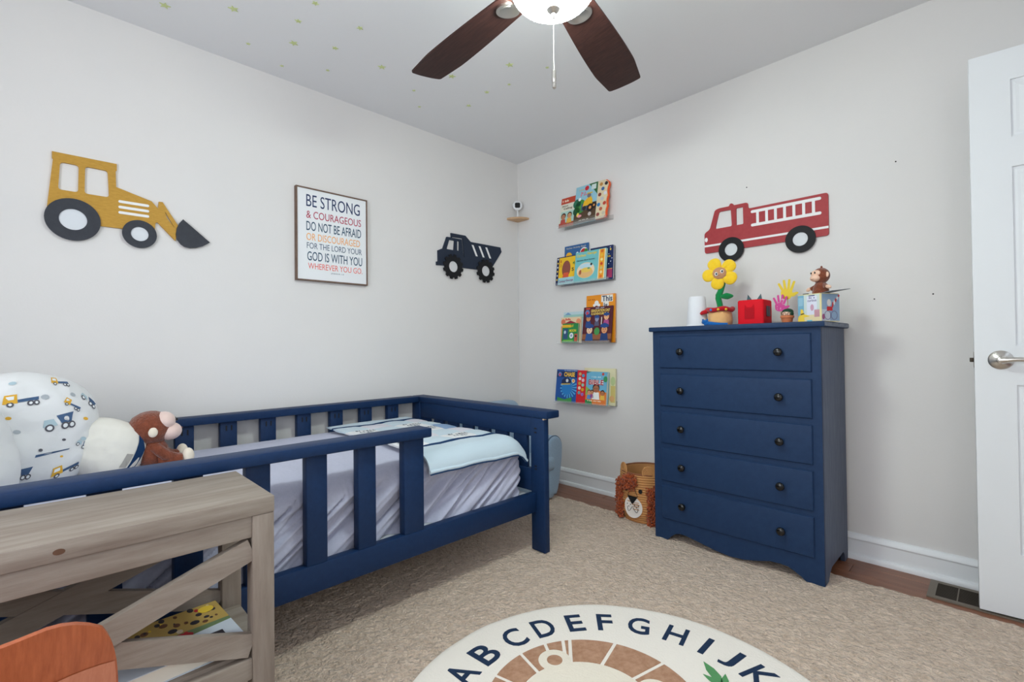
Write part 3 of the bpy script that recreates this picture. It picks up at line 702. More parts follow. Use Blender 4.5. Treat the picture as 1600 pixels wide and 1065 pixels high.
# ------------------------------------------------------------------ wall trucks
def ring_lp(cx, cy, r, ri, teeth=0, n=48):
    if not teeth: return [circ(cx, cy, r, n), circ(cx, cy, ri, n)]
    o = []
    for k in range(teeth):
        a = 2*PI*k/teeth + .2; st = 2*PI/teeth
        o += [(cx+r*math.cos(a+st*t), cy+r*math.sin(a+st*t)) for t in (0, .18, .36, .44)] + [(cx+r*.86*math.cos(a+st*t), cy+r*.86*math.sin(a+st*t)) for t in (.54, .74, .92)]
    return [o, circ(cx, cy, ri, n)]
LD = empty('loader_wall_plaque', (.01, -2.4, 1.44), 'mustard wooden front loader cutout with black wheels on the left wall', 'wall decor')
body = [(-2.667, 1.8), (-2.465, 1.8), (-2.465, 1.773), (-2.469, 1.768), (-2.467, 1.7), (-2.344, 1.663), (-2.321, 1.635), (-2.318, 1.667), (-2.304, 1.668), (-2.246, 1.571), (-2.256, 1.498), (-2.323, 1.572), (-2.33, 1.568), (-2.333, 1.528), (-2.445, 1.523), (-2.521, 1.523), (-2.6, 1.53), (-2.682, 1.569), (-2.664, 1.771), (-2.667, 1.773)]
w1 = rounded([(-2.643, 1.763), (-2.587, 1.763), (-2.589, 1.65), (-2.649, 1.65)], .012); w2 = rounded([(-2.567, 1.764), (-2.495, 1.763), (-2.491, 1.65), (-2.569, 1.65)], .012)
sl3 = [rrect(-2.46, -2.353, z, z+.0115, .0055) for z in (1.5865, 1.61, 1.634)]
bm = bmesh.new(); plate(bm, [body, w1, w2, [(-2.296, 1.627), (-2.258, 1.557), (-2.288, 1.598)]], .0005, .010, FL); lb = finish(bm, 'loader_body', M_MUSTARD, LD, smooth=25)
for s in sl3:
    bm = bmesh.new(); plate(bm, [s], .0095, .0108, FL); finish(bm, 'grille_slot', M_WHITEPAINT, lb, smooth=25)
for cx, cy, r, ri in ((-2.604, 1.534, .086, .043), (-2.387, 1.508, .061, .031)):
    bm = bmesh.new(); plate(bm, ring_lp(cx, cy, r, ri), .0102, .016, FL); wh = finish(bm, 'wheel', M_CHARCOAL, LD, smooth=25)
    bm = bmesh.new(); plate(bm, [circ(cx, cy, ri*1.01, 40)], .0102, .0122, FL); finish(bm, 'hub', pcol(222, 226, 232), wh, smooth=25)
bk_ = [(-2.227, 1.602), (-2.119, 1.509), (-2.148, 1.488), (-2.175, 1.476), (-2.200, 1.471), (-2.222, 1.474), (-2.238, 1.485), (-2.249, 1.503), (-2.255, 1.527), (-2.251, 1.558), (-2.241, 1.582)]
bm = bmesh.new(); plate(bm, [bk_], .0102, .016, FL); finish(bm, 'bucket', M_CHARCOAL, LD, smooth=25)

DT_ = empty('dump_truck_wall_plaque', (.01, -.49, 1.465), 'dark slate wooden dump truck cutout with toothed wheels on the left wall', 'wall decor')
body = [(-.795, 1.573), (-.782, 1.577), (-.782, 1.651), (-.741, 1.67), (-.707, 1.754), (-.668, 1.755), (-.671, 1.786), (-.543, 1.787), (-.495, 1.749), (-.203, 1.749), (-.191, 1.716), (-.283, 1.595), (-.3, 1.557), (-.745, 1.553), (-.795, 1.549)]
hs = [[(-.662, 1.761), (-.568, 1.763), (-.552, 1.631), (-.561, 1.629), (-.577, 1.755), (-.662, 1.754)], rounded([(-.687, 1.737), (-.641, 1.737), (-.647, 1.669), (-.71, 1.669)], .006), rounded([(-.619, 1.738), (-.598, 1.738), (-.600, 1.67), (-.619, 1.67)], .004)]
bm = bmesh.new(); plate(bm, [body]+hs, .0005, .011, FL); db = finish(bm, 'truck_body', M_SLATE, DT_, smooth=25)
for x in (-.488, -.422, -.357):
    bm = bmesh.new(); plate(bm, [[(x, 1.729), (x+.018, 1.729), (x+.057, 1.652), (x+.039, 1.652)]], .0105, .0118, FL); finish(bm, 'stripe', M_WHITEPAINT, db, smooth=25)
for cx in (-.658, -.359):
    bm = bmesh.new(); plate(bm, ring_lp(cx, 1.552, .087, .038, 12), .0112, .019, FL); wh = finish(bm, 'wheel', M_BLACKMATT, DT_, smooth=25)
    bm = bmesh.new(); plate(bm, [circ(cx, 1.552, .0385, 40)], .0112, .0135, FL); finish(bm, 'hub', pcol(226, 226, 228), wh, smooth=25)

FT = empty('fire_engine_wall_plaque', (1.8, -.01, 1.44), 'red wooden fire engine cutout with a white ladder on the wall above the dresser', 'wall decor')
body = rounded([(1.502, 1.622), (1.532, 1.638), (1.562, 1.74), (1.582, 1.747), (1.64, 1.747), (1.643, 1.757), (1.651, 1.761), (1.659, 1.757), (1.664, 1.747), (1.737, 1.747), (1.738, 1.713), (2.101, 1.713), (2.101, 1.508), (1.502, 1.507)], .013)
hs = [rounded([(1.585, 1.728), (1.649, 1.727), (1.653, 1.636), (1.563, 1.636), (1.567, 1.66)], .008), rounded([(1.676, 1.728), (1.712, 1.728), (1.713, 1.636), (1.676, 1.636)], .006)]
bm = bmesh.new(); plate(bm, [body]+hs, .0005, .010, FB); fb = finish(bm, 'engine_body', M_REDWOOD, FT, smooth=25)
bm = bmesh.new(); loops = []
for z in (1.692, 1.621): plate(bm, [rrect(1.752, 2.073, z-.0075, z+.0075, .007)], .0095, .0112, FB)
for x in (1.785, 1.829, 1.871, 1.913, 1.955, 1.998, 2.04): plate(bm, [rect(x-.0065, x+.0065, 1.625, 1.688)], .0095, .0111, FB)
finish(bm, 'ladder', M_WHITEPAINT, fb, smooth=25)
bm = bmesh.new(); plate(bm, [rect(1.502, 2.101, 1.542, 1.553)], .0095, .0108, FB); finish(bm, 'stripe', M_WHITEPAINT, fb, smooth=25)
bm = bmesh.new(); plate(bm, [circ(1.512, 1.583, .0085, 20, .0125)], .0095, .011, FB); finish(bm, 'headlight', M_WHITEPAINT, fb, smooth=25)
for cx in (1.649, 1.982):
    bm = bmesh.new(); plate(bm, ring_lp(cx, 1.508, .0665, .0335), .0112, .0175, FB); wh = finish(bm, 'wheel', M_BLACKMATT, FT, smooth=25)
    bm = bmesh.new(); plate(bm, [circ(cx, 1.508, .034, 40)], .0112, .0132, FB); finish(bm, 'hub', pcol(218, 222, 226), wh, smooth=25)

# ------------------------------------------------------------------ framed verse
SG = empty('framed_verse', (.01, -1.514, 1.367), 'white framed print of a bible verse in coloured capitals on the left wall', 'framed print')
a, b, c, d = -1.72, -1.306, 1.366, 1.878
bm = bmesh.new(); plate(bm, [rect(a, b, c, d), rect(a+.007, b-.007, c+.007, d-.007)], .001, .026, FL); finish(bm, 'frame', M_FRAMEWOOD, SG, smooth=25)
bm = bmesh.new(); plate(bm, [rect(a+.006, b-.006, c+.006, d-.006)], .001, .021, FL); bd = finish(bm, 'print_board', M_PAPER, SG, smooth=25)
NV, TL_, RD, OR, CR = (33, 52, 96), (44, 78, 104), (176, 44, 78), (240, 176, 112), (232, 104, 92)
lines = [('BE STRONG', NV, -1.664, -1.352, 1.775, 1.842, 0), ('& COURAGEOUS', RD, -1.664, -1.345, 1.711, 1.752, 0), ('DO NOT BE AFRAID', TL_, -1.664, -1.345, 1.643, 1.694, .004), ('OR DISCOURAGED', OR, -1.664, -1.352, 1.589, 1.629, .004),
         ('FOR THE LORD YOUR', (70, 90, 116), -1.662, -1.341, 1.544, 1.577, 0), ('GOD IS WITH YOU', TL_, -1.660, -1.339, 1.478, 1.528, .004), ('WHEREVER YOU GO.', CR, -1.656, -1.338, 1.432, 1.465, 0), ('JOSHUA 1:9', (96, 104, 124), -1.528, -1.452, 1.412, 1.421, 0)]
for s, col, y0, y1, z0, z1, bo in lines:
    bm = bmesh.new(); text(bm, s, y0, y1, z0, z1, .021, FL, 0, bo); finish(bm, 'lettering', pcol(*col), bd, smooth=0)

# ------------------------------------------------------------------ corner shelf with camera
box_bm = bmesh.new()
arc = [(.001, .001)] + [(.001 + .118*math.cos(-t) if 0 else .001 + .122*math.cos(t), .001 + .122*math.sin(t)) for t in [PI/2*i/12 for i in range(13)]]
plate(box_bm, [arc], 1.976, 1.990, frame((0, 0, 0), (1, 0, 0), (0, -1, 0)) @ Matrix.Scale(-1, 4, (0, 0, 1)))
tag(finish(box_bm, 'corner_shelf', M_BIRCH, smooth=25), 'small pale wooden corner shelf holding the white camera', 'shelf')
CM = empty('security_camera', (.052, -.055, 1.99), 'small white security camera with a black lens face on the corner shelf', 'camera')
bm = bmesh.new(); lathe(bm, [(.028, 1.9905), (.028, 1.993), (.02, 1.9955), (.006, 1.997)], (.052, -.055, 0), 32); finish(bm, 'base', M_PLASTIC, CM)
bm = bmesh.new(); tube(bm, [(.052, -.055, 1.996), (.052, -.055, 2.055)], [.0075, .0068], 14); finish(bm, 'stem', M_PLASTIC, CM)
CMf = frame((.052, -.055, 2.088), (.7, .714, 0), (0, 0, 1))
bm = bmesh.new(); lathe(bm, [(.006, -.026), (.028, -.021), (.037, -.009), (.0385, .004), (.036, .011), (.031, .014)], (0, 0, 0), 36, CMf); hd = finish(bm, 'head', M_PLASTIC, CM)
bm = bmesh.new(); plate(bm, [rrect(-.0205, .0205, -.0205, .0205, .011)], .013, .0155, CMf); finish(bm, 'lens_face', M_BLACK, hd)
bm = bmesh.new(); pts = [(.035, -.038, 1.995), (.012, -.012, 1.992), (.006, -.006, 1.972)]
for i in range(24):
    z = 1.95 - i*.058; pts.append((.008 + .006*math.sin(i*1.1), -.008 - .008*math.sin(i*.8+1), z))
tube(bm, pts, .0018, 6); tag(finish(bm, 'camera_cable', M_PLASTIC), 'thin white cable running down the room corner from the camera shelf', 'cable')

# ------------------------------------------------------------------ book ledges and books
LEDX = (.452, .905)
LZ = (1.828, 1.424, 1.012, .596)
wordz = ('top', 'second from top', 'third from top', 'lowest')
for i, z in enumerate(LZ):
    x0, x1 = ((.478, .893), (.44, .905), (.462, .905), (.43, .905))[i]
    L = empty('acrylic_ledge', ((x0+x1)/2, -.04, z), 'clear acrylic book ledge on the wall, %s of the four' % wordz[i], 'shelf', 'acrylic book ledges')
    box('ledge_base', x0, x1, -.085, -.001, z-.003, z, M_ACRYLIC, L, bev=.0005, seg=1)
    box('front_lip', x0, x1, -.088, -.085, z-.003, z+.014, M_ACRYLIC, L, bev=.0005, seg=1)
    box('back_plate', x0, x1, -.004, -.001, z-.003, z+.03, M_ACRYLIC, L, bev=.0005, seg=1)
def book(label, x0, x1, z0, h, yb, lean, th, col, pages=(236, 230, 216), spine=None, rnd=.002):
    """upright book leaning back on a ledge; returns (root, cover part, frame with w=0 on the front cover)"""
    R = empty('picture_book', ((x0+x1)/2, yb+th/2, z0), label, 'book')
    z0 += th*math.sin(lean)
    M = frame((x0, yb, z0), (1, 0, 0), (0, math.sin(lean), math.cos(lean))); W = x1-x0
    bm = bmesh.new(); bx(bm, .002, W-.003, .003, h-.003, -th+.0015, -.0015, .0003, M, seg=1); finish(bm, 'page_block', pcol(*pages), R)
    bm = bmesh.new(); plate(bm, [rrect(0, W, 0, h, rnd)], -.0015, 0, M); c = finish(bm, 'front_cover', pcol(*col), R, smooth=25)
    bm = bmesh.new(); plate(bm, [rrect(0, W, 0, h, rnd)], -th, -th+.0015, M); finish(bm, 'back_cover', pcol(*(spine or col)), R, smooth=25)
    bm = bmesh.new(); bx(bm, -.0005, .0015, 0, h, -th, 0, .0004, M, seg=1); finish(bm, 'spine', pcol(*(spine or col)), R)
    return R, c, M, W
class Art:
    def __init__(s, parent, M): s.p, s.M, s.bm, s.m, s.k = parent, M, bmesh.new(), [], 0
    def mi(s, c):
        if c not in s.m: s.m.append(c)
        return s.m.index(c)
    def sh(s, lp, c, lvl=1): plate(s.bm, [lp] if not isinstance(lp[0], list) else lp, .00005 if lvl == 1 else .0003*lvl-.0003, .0003*lvl, s.M, s.mi(c)); return s
    def tx(s, t, x0, x1, y0, y1, c, lvl=4, bold=.01): text(s.bm, t, x0, x1, y0, y1, .0003*lvl-.0002, s.M, s.mi(c), bold, .0003); return s
    def ln(s, x0, x1, y0, y1, c, n=7, lvl=4):        # a line of print too small to read
        w = (x1-x0)/n
        for i in range(n):
            if (i*7+n) % 5 != 3: s.sh(rect(x0+i*w, x0+i*w+w*.72, y0, y1 - (y1-y0)*.3*((i*3) % 2)), c, lvl)
        return s
    def done(s, name='cover_print'): return finish(s.bm, name, [pcol(*c) for c in s.m], s.p, smooth=0)
def person(a, cx, cy, s, skin, hair, top):       # small generic printed child figure: body, head, hair
    a.sh([(cx-.55*s, cy), (cx-.42*s, cy+.85*s), (cx+.42*s, cy+.85*s), (cx+.55*s, cy)], top, 3)
    a.sh(circ(cx, cy+1.38*s, .5*s, 16, .55*s), hair, 4); a.sh(circ(cx, cy+1.25*s, .4*s, 16, .44*s), skin, 5)
    for d in (-.15, .15): a.sh(circ(cx+d*s, cy+1.3*s, .055*s, 8), (40, 30, 30), 6)
    a.sh([(cx-.14*s, cy+1.06*s), (cx+.14*s, cy+1.06*s), (cx, cy+.97*s)], (176, 70, 66), 6)
BR, DK_, WHc = (150, 92, 60), (58, 38, 32), (248, 248, 246)
# top ledge
z = LZ[0]+.001
R, c, M, W = book('small cream storybook with a red title band on the top book ledge', .476, .610, z, .222, -.07, .2, .006, (226, 224, 206))
A = Art(c, M); A.sh([(.0, .176), (.128, .176), (W, .19), (W, .222), (0, .222)], (196, 70, 46)); A.ln(.012, .07, .19, .206, (246, 226, 200), 6); A.tx('Jesus', .012, .066, .150, .168, (88, 52, 44)); A.tx('Calling', .03, .106, .128, .147, (88, 52, 44))
A.sh(rect(.01, W, .03, .118), (178, 214, 204)); A.sh(rect(0, W, 0, .032), (172, 84, 60), 2); person(A, .035, .022, .044, (190, 130, 96), (70, 40, 34), (186, 78, 70)); person(A, .09, .026, .042, (214, 158, 112), (60, 40, 34), (226, 176, 78)); A.done()
R, c, M, W = book('large farm sound book with an orange scalloped edge on the top ledge', .611, .795, z, .268, -.074, .17, .016, (150, 198, 216))
A = Art(c, M); A.sh([(W*.6, .268), (W, .268), (W, .18), (W*.85, .215)], (48, 108, 62)); A.sh(rect(W*.72, W*.93, .222, .258), (214, 226, 224), 2); A.sh(rect(0, W, 0, .13), (86, 64, 46)); A.sh(rect(0, W, 0, .032), (104, 92, 80), 2)
A.sh(circ(.02, .145, .034, 20), (42, 112, 86), 2); A.sh(circ(.05, .12, .045, 20, .05), (64, 140, 66), 2); A.sh(circ(.02, .09, .03, 20), (30, 80, 50), 2)
A.sh(rect(.06, .125, .085, .135), (70, 88, 116), 3); A.sh([(.07, .115), (.15, .115), (.15, .15), (.13, .185), (.08, .15)], (238, 184, 40), 4); A.sh(circ(.118, .185, .016, 16), (112, 112, 128), 5); A.sh(rect(.1, .145, .197, .206), (232, 190, 60), 5)
A.sh(circ(.135, .095, .028, 20), (38, 32, 32), 5); A.sh(circ(.135, .095, .011, 14), (222, 150, 80), 6); A.sh(circ(.166, .105, .022, 20), (38, 32, 32), 5); A.sh(circ(.166, .105, .008, 14), (222, 150, 80), 6)
A.sh(circ(.085, .1, .016, 14), (44, 40, 40), 5); A.sh(circ(.035, .06, .011, 12, .016), (240, 210, 92), 5); A.sh(circ(.05, .05, .018, 12, .01), (240, 158, 170), 6); A.sh(circ(.135, .05, .014, 12), (200, 190, 186), 5); A.sh(circ(.04, .172, .012, 10), (250, 250, 250), 4)
A.sh(circ(.094, .243, .017, 16), (206, 40, 52), 3); A.ln(.03, .075, .236, .243, (230, 180, 60), 6); A.ln(.048, .088, .207, .225, (226, 120, 140), 4); A.ln(.045, .13, .192, .206, (214, 130, 156), 6); A.ln(.05, .13, .015, .021, (220, 214, 206), 12); A.done()
bm = bmesh.new()      # button panel with scalloped orange edge
def scal(off):
    o = [(W+.001, 0), (W+.088+off, 0)]
    for i in range(40):
        v = i/39; o.append((W+.090+off - .009*abs(math.sin(v*3.5*PI))**.8*1.0 - (.02*max(0, v-.93)/.07 if v > .93 else 0) - (.02*max(0, .06-v)/.06), .002+.264*v))
    return o + [(W+.001, .268)]
plate(bm, [scal(.006)], -.016, -.004, M); sp_ = finish(bm, 'scalloped_backing', pcol(236, 96, 44), R, smooth=25)
bm = bmesh.new(); plate(bm, [scal(-.003)], -.0039, 0.0002, M); pn = finish(bm, 'button_panel', pcol(228, 212, 178), R, smooth=25)
bt = ((.028, .24, (196, 140, 72)), (.068, .238, (38, 38, 46)), (.044, .205, (64, 104, 160)), (.066, .17, (226, 226, 232)), (.022, .168, (138, 60, 46)), (.044, .135, (200, 200, 206)), (.02, .098, (50, 130, 196)), (.066, .1, (196, 70, 50)), (.04, .065, (196, 104, 72)), (.02, .03, (142, 72, 66)), (.064, .032, (206, 196, 176)))
for u, v, cc in bt:
    bm = bmesh.new(); plate(bm, [circ(W+u, v, .0125, 20)], .0002, .0016, M); finish(bm, 'sound_button', pcol(*cc), pn, smooth=25)
# second ledge
z = LZ[1]+.001
R, c, M, W = book('blue sticker activity book standing at the back of the second ledge', .487, .698, z, .279, -.030, .06, .004, (52, 100, 156))
A = Art(c, M); A.tx('Sticker Activity Book', .016, .19, .252, .268, (200, 196, 190)); A.sh(circ(.04, .205, .028, 18), (240, 180, 40)); A.sh(circ(.115, .218, .011, 5), (214, 234, 246)); A.sh(circ(.172, .218, .034, 20), (236, 236, 230)); A.sh(circ(.17, .215, .028, 20), (196, 40, 48), 2); A.sh(circ(.19, .225, .015, 16), (70, 140, 60), 3); A.done()
R, c, M, W = book('dark navy storybook with yellow title behind the turquoise book', .722, .908, z, .228, -.040, .06, .016, (28, 44, 92), rnd=.008)
A = Art(c, M); A.ln(.118, .172, .194, .212, (240, 200, 60), 4); A.ln(.14, .172, .15, .162, (240, 200, 60), 5); A.sh(rect(.12, .178, .012, .07), (176, 60, 104)); A.sh(rect(.12, .178, .07, .074), (226, 176, 80), 2)
for u, v in ((.15, .17), (.165, .12), (.15, .105), (.175, .14), (.16, .215)): A.sh(circ(u, v, .0035, 8), (220, 224, 240), 2)
A.done()
R, c, M, W = book('yellow storybook with a navy spine strip at the left of the second ledge', .438, .612, z, .203, -.066, .13, .012, (244, 196, 44), spine=(34, 40, 84))
A = Art(c, M); A.sh(rect(0, .022, 0, .203), (34, 40, 84)); A.sh(rect(.022, W, 0, .05), (164, 212, 220)); A.sh(rect(0, W, .197, .203), (34, 40, 84), 2)
for i in range(6): A.sh(circ(.011, .04+i*.03, .006, 10), ((240, 210, 90), (230, 236, 240))[i % 2], 2)
A.tx('Curious', .03, .088, .016, .032, (150, 50, 110)); A.tx('George', .095, .16, .016, .034, (150, 50, 110)); A.tx('4', .145, .165, .135, .16, (52, 128, 60)); A.tx('5', .14, .16, .09, .115, (40, 40, 44)); A.tx('1', .034, .042, .16, .18, (196, 80, 40)); A.tx('2', .034, .046, .13, .15, (196, 110, 40))
A.sh(circ(.09, .112, .038, 24, .06), (148, 82, 70)); A.sh([(.06, .05), (.115, .05), (.115, .085), (.07, .085)], (222, 92, 60), 2); A.done()
R, c, M, W = book('turquoise sound book with an oval beach picture and orange button strip', .613, .868, z, .211, -.076, .13, .016, (120, 196, 200), rnd=.006)
A = Art(c, M); A.tx('Curious', .012, .09, .176, .196, (246, 214, 60), bold=.02); A.tx('George', .1, .178, .18, .202, (246, 214, 60), bold=.02); A.tx('Discovers About Summer', .014, .166, .146, .157, (40, 60, 76)); A.sh(circ(.094, .078, .074, 36, .054), (250, 226, 190)); A.sh(circ(.094, .06, .062, 30, .034), (236, 190, 130), 2); A.sh(circ(.094, .108, .055, 30, .018), (196, 224, 236), 2); A.sh(circ(.1, .08, .046, 24, .017), (240, 206, 96), 3); A.sh(circ(.14, .115, .009, 10), (36, 36, 40), 4); A.sh(circ(.05, .068, .010, 10, .018), (176, 96, 60), 4); A.sh(circ(.12, .09, .012, 10, .006), (110, 160, 110), 4)
A.sh(rect(.196, .25, .004, .207), (250, 226, 180)); A.sh(rect(.203, .242, .004, .207), (244, 168, 44), 2); A.done()
for i, cc in enumerate(((240, 120, 40), (250, 220, 160), (220, 196, 120), (212, 70, 40), (250, 232, 150), (240, 190, 60), (226, 110, 40))):
    bm = bmesh.new(); plate(bm, [circ(.2225, .022+i*.0285, .010, 16)], .0007, .0020, M); finish(bm, 'sound_button', pcol(*cc), c, smooth=25)
# third ledge
z = LZ[2]+.001
R, c, M, W = book('pale blue picture book at the back left of the third ledge', .470, .655, z, .22, -.026, .06, .008, (196, 220, 228))
A = Art(c, M); A.sh(rect(0, W, .17, .2), (160, 204, 196)); A.sh([(.01, .2), (.04, .218), (.07, .2)], (120, 160, 200), 2); A.done()
R, c, M, W = book('cream and red illustrated book in the middle of the third ledge stack', .460, .635, z, .182, -.040, .06, .012, (240, 214, 176))
A = Art(c, M); A.ln(.04, .10, .16, .175, (206, 60, 50), 5); A.sh([(.035, .14), (.085, .158), (.135, .14), (.135, .124), (.035, .124)], (160, 36, 60)); A.ln(.05, .12, .127, .138, (244, 214, 170), 5); A.sh(circ(.155, .15, .02, 16), (236, 150, 110)); A.sh(circ(.02, .15, .02, 16), (226, 120, 90)); A.sh(rect(0, .03, 0, .12), (230, 160, 110)); A.done()
R, c, M, W = book('small green board book standing in front on the third ledge', .488, .628, z, .137, -.066, .13, .014, (40, 138, 74), rnd=.006)
A = Art(c, M); A.sh(rect(0, .075, .108, .128), (236, 170, 40)); A.tx('GOODNIGHT', .004, .1, .109, .126, (246, 214, 60), bold=.02); A.tx('MOON', .066, .125, .076, .094, (236, 220, 60), bold=.03); A.sh(rect(.012, .052, .026, .1), (52, 84, 128)); A.sh(circ(.026, .075, .009, 12, .012), (200, 220, 230), 2); A.sh(circ(.085, .05, .018, 20, .02), (236, 238, 240)); A.sh(circ(.085, .05, .009, 14), (150, 170, 200), 2); A.sh(rect(.112, .138, .008, .062), (196, 90, 70)); A.sh(circ(.124, .046, .008, 10), (40, 30, 36), 2); A.sh(rect(.012, .1, .008, .02), (120, 190, 80)); A.done()
R, c, M, W = book('tall orange book with dark lettering at the back right of the third ledge', .678, .910, z, .321, -.034, .05, .010, (240, 150, 34))
A = Art(c, M); A.sh(rect(.122, .214, .27, .316), (244, 240, 232)); A.sh(rect(.138, .182, .226, .27), (244, 240, 232)); A.tx('This', .13, .21, .274, .312, (34, 50, 84), bold=.02); A.tx('is', .144, .174, .232, .264, (34, 50, 84), bold=.02); A.ln(.014, .072, .288, .296, (190, 96, 30), 7); A.sh(circ(.085, .252, .03, 20, .014), (246, 246, 244)); A.sh(circ(.085, .268, .017, 16, .016), (246, 246, 244), 2); A.sh(circ(.085, .238, .014, 14, .012), (196, 110, 70), 2); A.sh(circ(.08, .24, .008, 8), (40, 36, 40), 3); A.done()
R, c, M, W = book('maroon graduation storybook in front at the right of the third ledge', .669, .904, z, .243, -.070, .14, .006, (88, 30, 44))
A = Art(c, M); A.tx('GRADUATION DAY', .062, .214, .206, .225, (246, 214, 110), bold=.025); A.tx('IS ADVENTURE DAY', .066, .206, .186, .202, (246, 214, 110), bold=.025); A.ln(.1, .176, .23, .237, (200, 200, 220), 10); A.sh(circ(.032, .205, .021, 6), (96, 128, 186)); A.sh(circ(.032, .202, .012, 6), (206, 70, 90), 2); A.sh(rect(.018, .052, .228, .236), (232, 90, 60)); A.sh(rect(0, W, 0, .058), (150, 92, 60)); A.sh(rect(0, W, 0, .022), (96, 62, 52), 2)
for (cx, cy, s, sk, hr, tp_) in ((.045, .11, .042, (214, 150, 100), (120, 72, 46), (40, 74, 140)), (.115, .112, .036, (150, 160, 190), (76, 86, 120), (90, 90, 120)), (.19, .115, .042, (242, 186, 140), (220, 130, 70), (180, 80, 140)), (.06, .012, .058, (250, 206, 172), (60, 40, 36), (44, 86, 150)), (.18, .012, .058, (226, 156, 110), (40, 30, 34), (36, 62, 116))):
    person(A, cx, cy, s, sk, hr, tp_); A.sh([(cx-.62*s, cy+1.6*s), (cx, cy+1.42*s), (cx+.62*s, cy+1.6*s), (cx+.5*s, cy+1.85*s), (cx, cy+2.05*s), (cx-.5*s, cy+1.85*s)], (38, 74, 140), 7)
A.sh(circ(.12, .075, .022, 14, .026), (70, 150, 80), 3); A.sh(rect(.15, .156, .12, .17), (236, 232, 226), 7); A.done()
# lowest ledge
z = LZ[3]+.001
R, c, M, W = book('large cream picture book at the back right of the lowest ledge', .655, .905, z, .243, -.032, .05, .012, (228, 222, 184))
A = Art(c, M); A.sh(rect(.215, W, .02, .13), (214, 196, 120)); A.sh(circ(.232, .16, .018, 14, .03), (190, 206, 150)); A.sh(circ(.225, .045, .02, 14), (226, 176, 120), 2); A.done()
R, c, M, W = book('blue board book with a cap picture and red button strip on the lowest ledge', .425, .612, z, .228, -.070, .13, .016, (34, 84, 160))
A = Art(c, M); A.sh(rect(0, W, .172, .215), (28, 48, 100)); A.tx('I\'m Ready to Read', .07, .182, .216, .225, (210, 226, 240)); A.tx('CHASE', .07, .165, .178, .21, (250, 200, 70), bold=.035); A.sh(circ(.03, .193, .018, 6), (110, 140, 190), 2); A.sh(circ(.03, .19, .011, 6), (206, 80, 100), 3)
for i in range(18):
    a_ = i*2*PI/18; A.sh([(.115, .1), (.115+.075*math.cos(a_), .1+.072*math.sin(a_)), (.115+.075*math.cos(a_+.17), .1+.072*math.sin(a_+.17))], (84, 170, 220), 2)
A.sh(circ(.1, .095, .045, 24), (40, 128, 200), 3); A.sh([(.02, .03), (.085, .018), (.15, .036), (.15, 0), (.02, 0)], (66, 150, 76), 5); A.sh([(.05, .125), (.13, .13), (.14, .145), (.12, .168), (.075, .17), (.052, .15)], (26, 40, 80), 5); A.sh([(.048, .118), (.13, .124), (.128, .132), (.05, .127)], (206, 176, 90), 6); A.sh(circ(.1, .15, .012, 12), (220, 224, 230), 6); A.sh(circ(.155, .15, .014, 14), (240, 222, 180), 4); A.sh(circ(.155, .15, .008, 12), (214, 140, 60), 5); A.done()
M2_ = M @ Matrix.Translation((W, 0, 0))
bm = bmesh.new(); plate(bm, [rrect(.001, .078, 0, .226, .005)], -.015, .001, M2_); bp_ = finish(bm, 'button_strip', pcol(212, 36, 44), R, smooth=25)
for i, cc in enumerate(((206, 170, 110), (80, 160, 200), (230, 222, 214), (232, 196, 206), (196, 160, 60), (150, 200, 180), (240, 220, 200), (220, 170, 40), (110, 170, 180), (150, 110, 190))):
    bm = bmesh.new(); plate(bm, [circ(.024+(i % 2)*.028, .2-(i//2)*.032-(i % 2)*.01, .0115, 18)], .001, .0024, M2_); finish(bm, 'sound_button', pcol(*cc), bp_, smooth=25)
R, c, M, W = book('childrens bible with a blue and orange cover at the right of the lowest ledge', .694, .862, z, .22, -.074, .12, .022, (112, 182, 214))
A = Art(c, M); A.tx('BIBLE', .022, .142, .132, .166, (250, 246, 240), lvl=4, bold=.08); A.tx('BIBLE', .022, .142, .132, .166, (176, 30, 60), lvl=5, bold=.02); A.ln(.045, .12, .18, .189, (206, 232, 240), 11); A.sh([(0, .118), (.04, .09), (.09, .10), (W, .085), (W, .0), (0, 0)], (232, 130, 60)); A.sh([(0, .03), (.05, .03), (.06, 0), (0, 0)], (54, 140, 80), 2); A.sh([(0, .12), (.035, .1), (.03, .07), (0, .06)], (150, 190, 90), 2); A.sh(circ(.155, .172, .016, 14, .02), (60, 150, 96), 2); A.sh(circ(.135, .205, .01, 10), (206, 80, 70), 2); A.ln(.02, .13, .02, .029, (250, 226, 200), 16); A.sh([(0, .22), (.04, .22), (.0, .205)], (50, 120, 110), 2)
person(A, .085, .035, .056, (176, 112, 80), (54, 34, 30), (246, 246, 244)); person(A, .03, .035, .033, (220, 160, 120), (120, 70, 46), (90, 150, 210)); person(A, .138, .035, .034, (190, 124, 84), (46, 34, 32), (242, 196, 80)); person(A, .054, .045, .028, (206, 146, 106), (60, 36, 30), (170, 80, 150)); A.done()

# ------------------------------------------------------------------ dresser
DR0, DR1, DYF = 1.412, 2.158, -.44
DS = empty('dresser', ((DR0+DR1)/2, -.23, 0), 'tall navy dresser with five drawers and black knobs against the far wall', 'dresser')
box('top', DR0-.014, DR1+.018, DYF-.02, -.018, 1.060, 1.083, M_NAVY_D, DS, bev=.005)
box('worn_end_edge', DR1+.0178, DR1+.0186, DYF-.014, -.024, 1.064, 1.079, mat('worn_grey_edge', (140, 146, 156), .6, var=(40, (90, 102, 124))), DS, bev=0)
